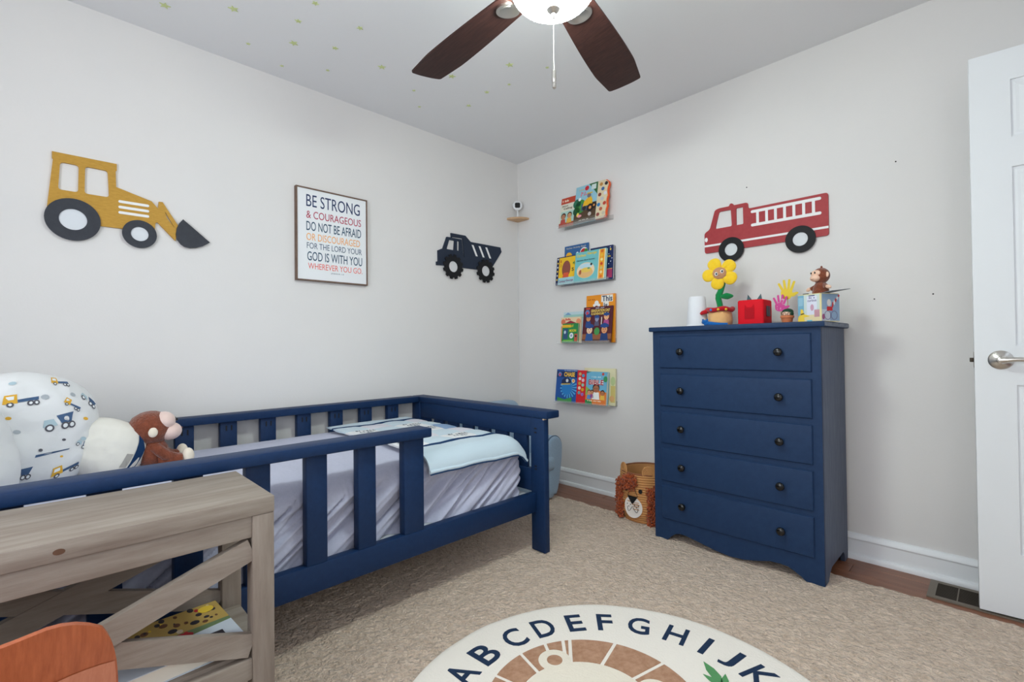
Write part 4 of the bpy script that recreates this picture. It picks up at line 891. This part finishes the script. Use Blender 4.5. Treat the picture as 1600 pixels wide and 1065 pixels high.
# side panels with cut-out feet
FS = lambda x: frame((x, 0, 0), (0, 1, 0), (0, 0, 1))
sidep = [(DYF+.018, .012), (DYF+.06, .012), (DYF+.085, .04), (DYF+.12, .055), (-.12, .055), (-.10, .04), (-.085, .001), (-.03, .001), (-.03, 1.06), (DYF+.018, 1.06)]
for x, tw in ((DR0, .018), (DR1-.018, .018)):
    bm = bmesh.new(); plate(bm, [sidep], 0, tw, FS(x)); s_ = finish(bm, 'side_panel', mat('navy_scuffed_sheen_paint', (62, 76, 104), .5, .35, var=(9, (92, 102, 122), (9, 9, 1.0)), bump=(160, .1, .001)) if x > 2 else M_NAVY_D, DS, smooth=25)  # right panel: scuffs, plus sheen from the side painted in as paler navy
zs = ((.876, 1.036), (.685, .846), (.497, .659), (.308, .472), (.118, .285)); dx0, dx1 = 1.452, 2.125
# front frame with drawer openings and a scalloped skirt
skirt = [(DR0, .012), (1.478, .012), (1.492, .028), (1.52, .05), (1.545, .058), (1.575, .056), (1.60, .052), (1.66, .040), (1.72, .028), (1.785, .021), (1.85, .026), (1.91, .040), (1.955, .053), (1.995, .055), (2.025, .052), (2.05, .040), (2.075, .025), (2.092, .012), (DR1, .012), (DR1, 1.06), (DR0, 1.06)]
bm = bmesh.new(); plate(bm, [skirt]+[rect(dx0+.004, dx1-.004, a+.004, b-.004) for a, b in zs], 0, .018, frame((0, DYF+.018, 0), (1, 0, 0), (0, 0, 1))); finish(bm, 'front_frame', M_NAVY_D, DS, smooth=25)
box('back_panel', DR0+.018, DR1-.018, -.036, -.03, .06, 1.06, M_NAVY_D, DS, bev=0)
box('bottom_panel', DR0+.018, DR1-.018, DYF+.018, -.036, .085, .1, M_NAVY_D, DS, bev=0)
for a, b in zs:
    bm = bmesh.new(); t = bmesh.new(); q = []
    for ins, h in ((0, .014), (0, -.004), (.0035, -.009), (.011, -.0105), (.016, -.0115)):
        q.append([t.verts.new((x, DYF+h, zz)) for x, zz in rect(dx0+ins, dx1-ins, a+ins, b-ins)])
    for A_, B_ in zip(q, q[1:]):
        for i in range(4): t.faces.new((A_[i], A_[(i+1) % 4], B_[(i+1) % 4], B_[i]))
    t.faces.new(q[-1]); t.faces.new(q[0][::-1]); merge(bm, t); dr = finish(bm, 'drawer', M_NAVY_D, DS, smooth=20)
    for x in (1.571, 2.008):
        bm = bmesh.new(); lathe(bm, [(.009, .0), (.0075, .006), (.0075, .011), (.0155, .016), (.0175, .021), (.0165, .027), (.011, .031), (.003, .0325)], (0, 0, 0), 24, frame((x, DYF-.0112, (a+b)/2+.002), (1, 0, 0), (0, 0, 1))); finish(bm, 'knob', M_BLACK, dr, smooth=60)

# ------------------------------------------------------------------ things on the dresser
TZ = 1.0832
CP = empty('foam_cup', (1.548, -.22, TZ), 'white foam cup standing upside down at the left end of the dresser', 'cup')
bm = bmesh.new(); lathe(bm, [(.0555, TZ+.004), (.0555, TZ+.012), (.053, TZ+.014), (.0415, TZ+.158), (.0395, TZ+.161), (.036, TZ+.158), (.034, TZ+.156)], (1.548, -.22, 0), 48); finish(bm, 'cup_body', M_FOAMCUP, CP)
bm = bmesh.new(); lathe(bm, [(.056, TZ), (.0578, TZ+.003), (.0575, TZ+.008), (.055, TZ+.010)], (1.548, -.22, 0), 48); finish(bm, 'rolled_rim', M_FOAMCUP, CP)
# plush sunflower
sfx, sfy = 1.668, -.22
SF = empty('plush_sunflower', (sfx, sfy, TZ), 'plush sunflower toy with a smiling face in an apricot fabric pot', 'soft toy')
bm = bmesh.new(); lathe(bm, [(.045, TZ), (.056, TZ+.006), (.059, TZ+.03), (.057, TZ+.06), (.054, TZ+.078), (.045, TZ+.08)], (sfx, sfy, 0), 32)
for v in bm.verts: v.co += (v.co-Vector((sfx, sfy, v.co.z)))*.06*noise.noise(v.co*30)
pt = finish(bm, 'pot', M_APRICOT, SF, smooth=70)
bm = bmesh.new(); n = 48
tube(bm, [(sfx+.058*math.cos(2*PI*i/n), sfy+.058*math.sin(2*PI*i/n), TZ+.085+.003*math.sin(i*.5)) for i in range(n+1)], [.012+.001*math.sin(i*.8) for i in range(n+1)], 10); rm = finish(bm, 'red_frill', M_REDPLUSH, SF, smooth=80)
bm = bmesh.new(); tube(bm, [(sfx-.05, sfy-.035, TZ+.080), (sfx-.075, sfy-.04, TZ+.072), (sfx-.082, sfy-.045, TZ+.066)], [.012, .010, .006], 10); finish(bm, 'frill_end', M_REDPLUSH, rm)
for i, (a_, cc) in enumerate(((-105, (70, 130, 200)), (-75, (240, 190, 60)), (-45, (240, 200, 60)))):
    a_ = math.radians(a_); bm = bmesh.new(); ell(bm, (sfx+.0705*math.cos(a_), sfy+.0705*math.sin(a_), TZ+.083), (.0065, .0065, .0065), seg=12, rings=8); finish(bm, 'button', pcol(*cc), rm)
bm = bmesh.new(); tube(bm, [(sfx+.002, sfy, TZ+.075), (sfx, sfy, TZ+.11), (sfx-.008, sfy, TZ+.145), (sfx-.006, sfy, TZ+.158), (sfx+.004, sfy, TZ+.18), (sfx+.012, sfy+.006, TZ+.21), (sfx+.014, sfy+.012, TZ+.235), (sfx+.008, sfy+.016, TZ+.262)], [.014, .0145, .0145, .0165, .0145, .0135, .0135, .013], 14); st = finish(bm, 'stem', M_GREENPLUSH, SF, smooth=60)
lfM = frame((sfx+.038, sfy-.006, TZ+.152), (.98, 0, .02), (-.1, -.5, .9))
bm = bmesh.new(); ell(bm, (0, 0, 0), (.033, .018, .006)); 
for v in bm.verts:
    x = v.co.x/.033; v.co.y *= (1-.35*max(0, x)) * (1 - .3*max(0, -x)); v.co.z += .004*x*x
bm.transform(lfM); finish(bm, 'leaf', M_GREENPLUSH, st, smooth=60)
HM = frame((sfx+.006, sfy-.012, TZ+.270), (.97, .24, .10), (-.1, 0, 1))
for a_, L_, w_ in ((112, .049, .039), (32, .052, .039), (-35, .052, .040), (-108, .048, .037), (182, .049, .038)):
    bm = bmesh.new(); ell(bm, (0, 0, 0), (.039, w_, .013), seg=24, rings=16)
    for v in bm.verts:
        x = v.co.x/.039; v.co.y *= (.82+.22*x); v.co.z -= .006*math.exp(-(v.co.y/.006)**2)*(1 if v.co.z > 0 else 0)*max(0, .6-x)
    bm.transform(HM @ Matrix.Rotation(math.radians(a_), 4, 'Z') @ Matrix.Translation((L_*.93, 0, 0))); finish(bm, 'petal', M_YELLOWPLUSH, SF, smooth=70)
bm = bmesh.new(); ell(bm, (0, 0, 0), (.034, .031, .016), HM @ Matrix.Translation((0, 0, .006))); fc = finish(bm, 'face', M_TANPLUSH, SF)
for u, v in ((-.014, -.004), (.014, .005)):
    bm = bmesh.new(); ell(bm, (0, 0, 0), (.0078, .0095, .003), HM @ Matrix.Translation((u, v, .0205))); ey = finish(bm, 'eye', pcol(236, 240, 244), fc)
    bm = bmesh.new(); ell(bm, (0, 0, 0), (.0045, .0062, .002), HM @ Matrix.Translation((u+.001, v, .0228))); finish(bm, 'pupil', M_BLACK, ey)
bm = bmesh.new(); tube(bm, [HM @ Vector((-.007+.0024*i, -.0135+.0004*(i-3)**2*.8+.0003*i, .0205)) for i in range(7)], .0008, 6); finish(bm, 'mouth', pcol(110, 50, 44), fc)
bm = bmesh.new()      # blue cloth bow lying against the pot
tube(bm, [(sfx-.052, sfy-.064, TZ+.012), (sfx-.03, sfy-.066, TZ+.016), (sfx, sfy-.068, TZ+.011), (sfx+.03, sfy-.064, TZ+.009), (sfx+.056, sfy-.05, TZ+.009)], [.009, .0105, .010, .008, .007], 10)
ell(bm, (sfx-.05, sfy-.064, TZ+.023), (.018, .012, .012)); 
for s in (-1, 1): ell(bm, (sfx-.05+s*.011, sfy-.064, TZ+.034), (.005, .004, .006), seg=12, rings=8)
tag(finish(bm, 'blue_cloth_toy', M_BLUEPLUSH, smooth=70), 'small blue cloth animal lying at the foot of the sunflower pot', 'soft toy')
# red audio box
RB = empty('red_speaker_box', (1.835, -.22, TZ), 'bright red padded cube speaker with grille holes on the dresser', 'speaker')
box('case', 1.776, 1.894, -.282, -.162, TZ, TZ+.121, M_REDBOX, RB, bev=.009, seg=4)
FR = frame((1.776, -.2822, TZ), (1, 0, 0), (0, 0, 1))
bm = bmesh.new(); plate(bm, [rounded([(.033, .028), (.078, .028), (.078, .08), (.075, .1), (.067, .085), (.044, .085), (.036, .1), (.033, .08)], .006)], -.0005, .0012, FR); gr = finish(bm, 'embossed_grille', M_REDDARK, RB, smooth=25)
bm = bmesh.new()
for i in range(9):
    for j in range(11): plate(bm, [circ(.037+i*.0046, .033+j*.0045, .0011, 6)], .0012, .0016, FR)
finish(bm, 'grille_holes', pcol(90, 4, 14), gr, smooth=0, kind='stuff')
bm = bmesh.new(); bx(bm, 1.894, 1.899, -.245, -.2, TZ+.04, TZ+.09, .002); finish(bm, 'side_button', pcol(60, 66, 72), RB)
for s, x in ((-1, 1.812), (1, 1.856)):
    bm = bmesh.new(); t = bmesh.new(); b_ = [t.verts.new(p) for p in ((x-.011, -.228, TZ+.1205), (x+.011, -.228, TZ+.1205), (x+.011, -.212, TZ+.1205), (x-.011, -.212, TZ+.1205))]; ap = t.verts.new((x+s*.008, -.22, TZ+.152))
    for i in range(4): t.faces.new((b_[i], b_[(i+1) % 4], ap))
    t.faces.new(b_[::-1]); merge(bm, t); finish(bm, 'ear', pcol(56, 84, 92), RB, smooth=0)
# paper hands on sticks
def hand_parts(s):
    o = [[(x*s, y*s) for x, y in rounded([(-.42, -.45), (-.52, .05), (-.42, .35), (.36, .38), (.48, .05), (.34, -.55), (-.1, -.62)], .16, 4)]]
    for bx_, an, ln in ((-.36, 122, .78), (-.13, 103, 1.02), (.1, 90, 1.08), (.31, 77, .95)):
        a_ = math.radians(an); d = Vector((math.cos(a_), math.sin(a_))); n_ = Vector((-d.y, d.x))*.118; b_ = Vector((bx_, .22))
        o.append([(q.x*s, q.y*s) for q in map(Vector, rounded([tuple(b_+n_), tuple(b_+d*ln+n_*.85), tuple(b_+d*ln-n_*.85), tuple(b_-n_)], .1, 4))])
    o.append([(x*s, y*s) for x, y in rounded([(.2, -.35), (.42, .02), (.85, .16), (.98, .06), (.62, -.3)], .1, 4)])
    return o
for nm, lab, x, y, z, s, c_, a_, mir in (('paper_hand', 'yellow paper hand cutout standing behind the little pot on the dresser', 1.952, -.135, 1.236, .051, (240, 210, 70), 6, 1), ('paper_hand', 'pink paper hand cutout below the yellow one on the dresser', 1.926, -.15, 1.174, .043, (222, 84, 160), 8, 1)):
    H = empty(nm, (x, y, TZ), lab, 'paper craft'); M = frame((x, y, z), (math.cos(math.radians(a_))*.98, .17, -math.sin(math.radians(a_))), (math.sin(math.radians(a_)), 0, math.cos(math.radians(a_))))
    bm = bmesh.new(); [plate(bm, [lp_], -.0008+.00002*q_, .0008+.00002*q_, M) for q_, lp_ in enumerate(hand_parts(s))]; hb = finish(bm, 'hand_cutout', pcol(*c_, .8), H, smooth=20)
    bm = bmesh.new(); tube(bm, [(x+.004, y+.002, TZ), (x+.002, y+.002, z)], .002, 8); finish(bm, 'stick', M_BIRCH, H)
    if c_[1] < 100:
        bm = bmesh.new(); random.seed(3)
        for i in range(16): plate(bm, [circ(random.uniform(-.5, .4)*s, random.uniform(-.4, .9)*s, .0022, 7)], .0008, .0012, M)
        finish(bm, 'glitter_dots', pcol(244, 190, 214), hb, smooth=0, kind='stuff')
# little potted figure
FGx, FGy = 2.0, -.305
FG = empty('potted_figurine', (FGx, FGy, TZ), 'tiny terracotta pot figurine with dark green hair and round glasses', 'figurine')
bm = bmesh.new(); lathe(bm, [(.017, TZ), (.0195, TZ+.004), (.0235, TZ+.024), (.0275, TZ+.025), (.0275, TZ+.034), (.022, TZ+.036), (.012, TZ+.034)], (FGx, FGy, 0), 32); finish(bm, 'pot', M_TERRACOTTA, FG)
bm = bmesh.new(); ell(bm, (FGx, FGy, TZ+.043), (.021, .020, .016)); hd = finish(bm, 'head', M_SKIN, FG)
bm = bmesh.new(); ell(bm, (FGx+.001, FGy+.004, TZ+.052), (.023, .021, .015)); ell(bm, (FGx+.019, FGy-.004, TZ+.042), (.008, .010, .012)); ell(bm, (FGx-.018, FGy, TZ+.045), (.006, .010, .010)); finish(bm, 'hair', M_DARKGREEN, FG)
for s in (-1, 1):
    bm = bmesh.new(); cx_ = FGx+.003+s*.0085; tube(bm, [(cx_+.0062*math.cos(2*PI*i/14), FGy-.0205, TZ+.041+.0062*math.sin(2*PI*i/14)) for i in range(15)], .0009, 6); finish(bm, 'spectacle_ring', M_DARKMETAL, hd)
box('label_strip', FGx-.014, FGx+.016, FGy-.0205, FGy-.017, TZ, TZ+.004, M_PLASTIC, FG, bev=.0005, seg=1)
# tin jack-in-the-box with a plush monkey
JM = frame((2.124, -.322, TZ), (.91, -.415, 0), (.415, .91, 0))        # local x along the front, y backwards, z up
JB = empty('jack_in_the_box', (2.124, -.322, TZ), 'open printed tin box with a brown plush monkey popping out on the dresser corner', 'toy')
hw = .0545; bh = .118
bm = bmesh.new(); plate(bm, [rrect(-hw, hw, -hw, hw, .006)], 0, bh, JM); tn = finish(bm, 'tin_box', pcol(228, 214, 160), JB, smooth=40)
FF = JM @ frame((-hw, -hw-.0003, 0), (1, 0, 0), (0, 0, 1)); FR_ = JM @ frame((hw+.0003, -hw, 0), (0, 1, 0), (0, 0, 1))
A = Art(tn, FF); w_ = 2*hw
A.sh(rect(.004, w_-.006, .003, bh-.003), (206, 218, 214)); A.sh(rect(.004, .032, .003, bh-.003), (120, 172, 198), 2); A.sh(rect(.007, .028, .07, .105), (150, 192, 212), 3); A.sh(rect(.046, .092, .03, .108), (224, 226, 240), 3); A.sh(rect(.055, .082, .108, .112), (70, 70, 110), 4); A.tx('curious', .05, .09, .085, .095, (110, 100, 140)); A.ln(.056, .084, .098, .105, (120, 110, 150), 4); A.sh(circ(.07, .06, .008, 12, .014), (206, 160, 180), 4); A.sh(rect(.004, w_-.006, .003, .03), (232, 214, 170), 2); A.sh(rect(.08, w_-.006, .02, .05), (200, 150, 160), 4)
A.sh([(.004, .003), (.036, .003), (.032, .02), (.06, .024), (.046, .03), (.034, .034), (.028, .054), (.018, .056), (.016, .032), (.006, .022)], (242, 206, 74), 5); A.sh([(.018, .036), (.034, .039), (.034, .035), (.018, .031)], (50, 44, 46), 6); A.sh(rect(.046, .07, .003, .008), (110, 190, 214), 5); A.done('printed_front')
A = Art(tn, FR_); A.sh(rect(.004, w_-.003, .003, bh-.003), (150, 176, 204)); A.sh(rect(.004, .05, .003, .05), (206, 210, 220), 2)
for k in range(5): A.sh([(.06+k*.009, .062+k*.011), (.068+k*.009, .058+k*.011), (.072+k*.009, .078+k*.008), (.064+k*.009, .082+k*.008)], (204, 60, 70) if k % 2 == 0 else (240, 238, 236), 3)
A.sh(circ(.045, .078, .012, 14, .015), (232, 226, 222), 3); A.sh(rect(.032, .064, .045, .062), (206, 40, 48), 4)
for cx_ in (.036, .074): A.sh([circ(cx_, .026, .019, 24), circ(cx_, .026, .0165, 24)], (120, 116, 150), 4)
A.sh(circ(.012, .02, .008, 12, .012), (170, 90, 130), 3); A.done('printed_side')
bm = bmesh.new(); bx(bm, 0, .085, -hw, hw, -.001, .001, .0005, JM @ Matrix.Translation((hw*.3, 0, bh+.002)) @ Matrix.Rotation(math.radians(-5), 4, 'Y') @ Matrix.Rotation(math.radians(6), 4, 'X'), seg=1); finish(bm, 'open_lid', pcol(120, 128, 136), JB)
bm = bmesh.new(); bx(bm, -.03, -.008, -hw+.002, -hw+.012, bh, bh+.005, .001, JM, seg=1); finish(bm, 'lid_catch', pcol(120, 124, 128), JB)
mb = JM @ Vector((.016, -.004, bh-.004)); mx, my, mz_ = mb
VW = frame(mb, (.91, -.415, 0), (.415, .91, 0)) @ Matrix.Rotation(math.radians(-12), 4, 'Z') @ Matrix.Scale(1.12, 4)
bm = bmesh.new(); lathe(bm, [(.027, -.002), (.028, .012), (.024, .032), (.017, .046), (.008, .05)], (0, 0, 0), 24, VW)
for s in (-1, 1): tube(bm, [VW @ Vector((s*.014, 0, .036)), VW @ Vector((s*.03, -.004, .030)), VW @ Vector((s*.038, -.008, .026))], [.010, .010, .009], 10)
mkb = finish(bm, 'monkey_body', M_BROWNFUR, JB, smooth=60)
bm = bmesh.new(); ell(bm, (0, 0, 0), (.030, .029, .030), VW @ Matrix.Translation((0, .002, .073))); ell(bm, (0, 0, 0), (.004, .004, .006), VW @ Matrix.Translation((.003, .002, .104))); mh = finish(bm, 'monkey_head', M_BROWNFUR, JB, smooth=60)
bm = bmesh.new(); ell(bm, (0, 0, 0), (.021, .012, .013), VW @ Matrix.Translation((0, -.020, .081))); ell(bm, (0, 0, 0), (.019, .016, .014), VW @ Matrix.Translation((0, -.022, .064))); finish(bm, 'monkey_face', M_SKIN, mh, smooth=60)
for s in (-1, 1):
    bm = bmesh.new(); ell(bm, (0, 0, 0), (.007, .004, .010), VW @ Matrix.Translation((s*.030, .002, .074))); finish(bm, 'ear', M_SKIN, mh)
    bm = bmesh.new(); ell(bm, (0, 0, 0), (.0032, .002, .0042), VW @ Matrix.Translation((s*.009, -.0315, .083)), seg=12, rings=8); finish(bm, 'eye', M_BLACK, mh)
    bm = bmesh.new(); ell(bm, (0, 0, 0), (.013, .006, .007), VW @ Matrix.Translation((s*.048, -.010, .026)) @ Matrix.Rotation(s*.3, 4, 'Y')); finish(bm, 'paw', M_SKIN, mkb)
bm = bmesh.new(); tube(bm, [VW @ Vector((-.009+.003*i, -.0372+.0003*(i-3)**2, .0575+.0004*(i-3)**2)) for i in range(7)], .0007, 6); finish(bm, 'mouth', pcol(130, 60, 50), mh)

# ------------------------------------------------------------------ lion basket
BX, BY, BRd, BH = 1.232, -.205, .150, .262
BZ = .012
LB = empty('lion_basket', (BX, BY, BZ), 'tan coiled rope basket with a lion face and rust yarn mane beside the dresser', 'basket')
prof = [(.02, BZ), (BRd-.012, BZ)]
nr = 20
for i in range(nr):
    z0 = BZ + .002 + BH*i/nr; h_ = BH/nr; rr = BRd - .012*(1-min(1, i/3)) + .004*math.sin(i/nr*PI)
    for k in range(5): prof.append((rr-.0045+.0055*math.sin(PI*k/4)**.7 if k not in (0,) else rr-.0045, z0+h_*k/4*.98))
prof += [(BRd-.006, BZ+BH+.004), (BRd-.014, BZ+BH), (BRd-.016, BZ+.03), (.01, BZ+.02)]
bm = bmesh.new(); lathe(bm, prof, (BX, BY, 0), 56); finish(bm, 'rope_body', M_ROPE, LB, smooth=60)
bm = bmesh.new(); tube(bm, [(BX+(BRd-.006)*math.cos(2*PI*i/48), BY+(BRd-.006)*math.sin(2*PI*i/48), BZ+BH+.004) for i in range(49)], .006, 8); finish(bm, 'rim', M_BASKETIN, LB)
FA = math.radians(-89)       # direction the face looks
def on_b(da, z, out=0.0):
    a_ = FA + da/BRd; return Vector((BX+(BRd+out)*math.cos(a_), BY+(BRd+out)*math.sin(a_), BZ+z))
def on_basket(name, lp, m, out, parent=LB, th=.003, sub=2):
    bm = bmesh.new(); t = bmesh.new(); plate(t, [lp], 0, th, Matrix.Identity(4), 0, sub)
    for v in t.verts: v.co = on_b(v.co.x, v.co.y, out+v.co.z)
    merge(bm, t); return finish(bm, name, m, parent, smooth=60)
mzp = on_basket('muzzle', circ(-.005, .085, .055, 32, .058), pcol(240, 232, 226, .9), .0035)
for s in (-1, 1):
    on_basket('eye', circ(-.005+s*.045, .178, .0105, 18, .012), M_BLACKMATT, .004)
    for i in range(3): on_basket('whisker_dot', circ(-.005+s*(.012+.011*i), .098-.012*(i % 2), .003, 8), M_BLACKMATT, .0066, mzp, .0008, 0)
    bm = bmesh.new(); tube(bm, [on_b(-.005+s*(.002+.03*math.sin(t/8*PI/2)), .088-.026*math.sin(t/8*PI)-.004*t/8, .0075) for t in range(9)], .0013, 6); finish(bm, 'mouth_stitch', M_BLACKMATT, mzp)
    bm = bmesh.new(); tube(bm, [on_b(-.005+s*.030, .145, .006), on_b(-.005+s*.019, .175, .0065), on_b(-.005+s*.010, .2, .0065)], .0013, 6); finish(bm, 'nose_stitch', M_BLACKMATT, LB)
    EM = frame(on_b(s*.085, BH+.018, -.006), (math.cos(FA+PI/2+s*.55), math.sin(FA+PI/2+s*.55), 0), (0, 0, 1))
    bm = bmesh.new()
    for k in range(5): tube(bm, [EM @ Vector(((.004+.0072*k)*math.cos(2*PI*i/28), (.004+.0072*k)*math.sin(2*PI*i/28), 0)) for i in range(29)], .0042, 8)
    finish(bm, 'ear', M_ROPE, LB, smooth=70)
on_basket('nose', rounded([(-.036, .146), (.026, .146), (-.002, .105), (-.008, .105)], .006), M_BLACKMATT, .0065)
random.seed(11)
def yarn(name, region, n, r0=.013):
    bm = bmesh.new()
    for i in range(n):
        da, z = region(); p = on_b(da, z, random.uniform(.006, .024)); ph = random.uniform(0, 6.28); k = random.uniform(.7, 1.2)
        ax = Vector((random.uniform(-1, 1), random.uniform(-1, 1), random.uniform(-1.2, .4))).normalized()
        u = ax.cross(Vector((.3, .5, .8))).normalized(); w = ax.cross(u)
        pts = [p + (u*math.cos(ph+t*.95) + w*math.sin(ph+t*.95))*r0*.5*k + ax*(t-4)*.0038 for t in range(9)]
        tube(bm, pts, .0034, 5)
    return finish(bm, name, M_MANE, LB, smooth=80, kind='stuff')
yarn('yarn_mane', lambda: (random.uniform(-.128, -.080), random.uniform(.012, .215)), 230)
yarn('yarn_mane', lambda: (random.uniform(.080, .140), random.uniform(.0, .2)), 260)
def tuft():
    a_ = random.uniform(0, 2*PI); r_ = random.random()**.5; return (-.022+.044*r_*math.cos(a_), .222+.04*r_*math.sin(a_))
yarn('yarn_forelock', tuft, 130)
# book in the basket
R = empty('picture_book', (1.285, -.2, BZ+.05), 'white book with a green spine sticking out of the lion basket', 'book')
M = frame((1.225, -.21, BZ+.105), (.80, -.1, -.36), (.40, .05, .9))
bm = bmesh.new(); bx(bm, 0, .10, .0, .17, 0, .012, .0008, M, seg=1); finish(bm, 'cover', pcol(232, 236, 236), R)
bm = bmesh.new(); bx(bm, -.002, .003, 0, .17, -.001, .013, .0008, M, seg=1); finish(bm, 'spine', pcol(44, 110, 82), R)
bm = bmesh.new(); plate(bm, [circ(.07, .13, .018, 16)], .012, .0125, M); finish(bm, 'cover_print', pcol(206, 40, 48), R)

# ------------------------------------------------------------------ small upholstered armchair in the corner
AC = empty('kids_armchair', (.43, -.52, 0), 'small dusty blue upholstered armchair in the corner behind the bed', 'armchair')
def padded(name, x0, x1, y0, y1, z0, z1, bev, parent=AC, M=None):
    return box(name, x0, x1, y0, y1, z0, z1, M_CHAIRBLUE, parent, bev=bev, seg=6, M=M)
padded('seat_base', .16, .66, -.76, -.34, .02, .2, .03)
padded('seat_cushion', .2, .685, -.74, -.36, .2, .3, .035)
padded('backrest', .075, .24, -.83, -.215, .02, .605, .06)
def arm(y0, y1):
    bm = bmesh.new(); cy = (y0+y1)/2; hw_ = (y1-y0)/2; lp = []
    for i in range(17):
        a_ = PI*i/16; lp.append((cy + hw_*math.cos(a_), .335 + .082*math.sin(a_)))
    lp += [(cy-hw_*.97, .25), (cy-hw_*.9, .14), (cy-hw_*.8, .08), (cy-hw_*.6, .045), (cy+hw_*.2, .045), (cy+hw_*.42, .08), (cy+hw_*.62, .14), (cy+hw_*.9, .25)]
    plate(bm, [lp], .14, .672, frame((0, 0, 0), (0, 1, 0), (0, 0, 1)))
    es = [e for e in bm.edges if all(abs(v.co.x-.672) < 1e-4 for v in e.verts) and len(e.link_faces) == 2 and any(abs(f.normal.x) < .5 for f in e.link_faces)]
    bmesh.ops.bevel(bm, geom=es, offset=.022, segments=4, profile=.5, affect='EDGES')
    o_ = finish(bm, 'armrest', M_CHAIRBLUE, AC, smooth=50)
    bm = bmesh.new(); tube(bm, [(.655, cy+(u-cy)*1.0, .2+(v-.2)*1.0) for u, v in lp + lp[:1]], .0042, 8); finish(bm, 'piping', M_PIPING, o_, smooth=80)
arm(-.43, -.278); arm(-.865, -.715)

# ------------------------------------------------------------------ round alphabet rug
GX, GY, GR = 2.0, -1.65, .607
RG = empty('alphabet_rug', (GX, GY, .016), 'round ivory rug with a lion face and navy alphabet on the beige carpet', 'rug')
FZ = frame((GX, GY, 0), (1, 0, 0), (0, 1, 0)); zt = .0235
bm = bmesh.new(); t = bmesh.new(); rings = []
for r, zz in ((.30, zt), (GR-.02, zt), (GR-.006, zt-.001), (GR, zt-.004), (GR+.001, .0145)):
    rings.append([t.verts.new(((r+.0025*noise.noise(Vector((math.cos(2*PI*i/120)*6, math.sin(2*PI*i/120)*6, 0))))*math.cos(2*PI*i/120), (r+.0025*noise.noise(Vector((math.cos(2*PI*i/120)*6, math.sin(2*PI*i/120)*6, 0))))*math.sin(2*PI*i/120), zz)) for i in range(120)])
for a_, b_ in zip(rings, rings[1:]):
    for i in range(120): t.faces.new((a_[i], a_[(i+1) % 120], b_[(i+1) % 120], b_[i]))
t.faces.new(rings[0]); merge(bm, t, FZ); rb = finish(bm, 'rug_pile', M_RUGWHITE, RG, smooth=50)
angs = dict(A=198, B=184.7, C=170.1, D=156.6, E=143.1, F=130.7, G=117.1, H=102.6, I=91.2, J=81.6, K=70.5)
for i, ch_ in enumerate('LMNOPQRSTUVWXYZ'): angs[ch_] = 70.5 - (i+1)*14.5
for ch_, an in angs.items():
    a_ = math.radians(an); M = FZ @ Matrix.Rotation(a_-PI/2, 4, 'Z') @ Matrix.Translation((0, .487, 0)); wd = {'I': .009, 'J': .022, 'E': .029, 'F': .027, 'H': .034, 'M': .042, 'W': .045}.get(ch_, .036)
    bm = bmesh.new(); text(bm, ch_, -wd, wd, -.048, .048, zt-.0005, M, 0, .012 if ch_ != 'I' else 0, .0022); finish(bm, 'letter', M_RUGNAVY, RG, smooth=20)
# lion: mane ring segments, face, ears
mcx, mcy = 1.892-GX, -1.632-GY; mr, fr = .296, .187
fcx, fcy = 1.880-GX, -1.648-GY
cuts = [113, 141.5, 146, 158, 176, 200, 222, 246, 270, 292, 316, 340, 4, 28, 52, 82]
cuts = sorted(c_ % 360 for c_ in cuts)
for i, c0 in enumerate(cuts):
    c1 = cuts[(i+1) % len(cuts)]; c1 = c1 if c1 > c0 else c1+360
    g = 1.1; n_ = 8; lp = []
    for k in range(n_+1):
        a_ = math.radians(c0+g + (c1-c0-2*g)*k/n_); lp.append((mcx+mr*math.cos(a_), mcy+mr*math.sin(a_)))
    for k in range(n_+1):
        a_ = math.radians(c1-g*1.6 - (c1-c0-3.2*g)*k/n_); lp.append((fcx+(fr+.004)*math.cos(a_), fcy+(fr+.004)*math.sin(a_)))
    bm = bmesh.new(); plate(bm, [lp], zt-.001, zt+.0016, FZ); finish(bm, 'mane_segment', M_RUGBROWN, RG, smooth=20)
bm = bmesh.new(); plate(bm, [circ(fcx, fcy, fr, 64)], zt-.001, zt+.0022, FZ); fz_ = finish(bm, 'lion_face', M_RUGCREAM, RG, smooth=20)
for an in (155, 62):
    a_ = math.radians(an); ex_, ey_ = fcx+.208*math.cos(a_), fcy+.208*math.sin(a_)
    bm = bmesh.new(); plate(bm, [circ(ex_, ey_, .050, 32)], zt-.001, zt+.0028, FZ); e_ = finish(bm, 'lion_ear', M_RUGCREAM, RG, smooth=20)
    bm = bmesh.new(); plate(bm, [circ(ex_, ey_, .024, 24)], zt-.001, zt+.0034, FZ); finish(bm, 'inner_ear', M_RUGBROWN, e_, smooth=20)
for an in (150, 66):
    a_ = math.radians(an); bm = bmesh.new(); plate(bm, [circ(fcx+.08*math.cos(a_), fcy+.08*math.sin(a_), .014, 20)], zt-.001, zt+.0032, FZ); finish(bm, 'eye', M_RUGNAVY, fz_, smooth=20)
bm = bmesh.new(); plate(bm, [circ(fcx, fcy-.02, .026, 20, .02)], zt-.001, zt+.0034, FZ); finish(bm, 'nose', M_RUGBROWN, fz_, smooth=20)
for (lx, ly, la, ls) in ((2.058, -1.272, 145, .05), (2.075, -1.305, 170, .035), (2.10, -1.29, 110, .04)):
    bm = bmesh.new(); M = FZ @ Matrix.Translation((lx-GX, ly-GY, 0)) @ Matrix.Rotation(math.radians(la), 4, 'Z')
    plate(bm, [[(-ls, 0), (-ls*.4, ls*.28), (ls*.3, ls*.25), (ls, 0), (ls*.3, -ls*.25), (-ls*.4, -ls*.28)]], zt-.001, zt+.002, M); finish(bm, 'leaf', M_RUGGREEN, RG, smooth=20)
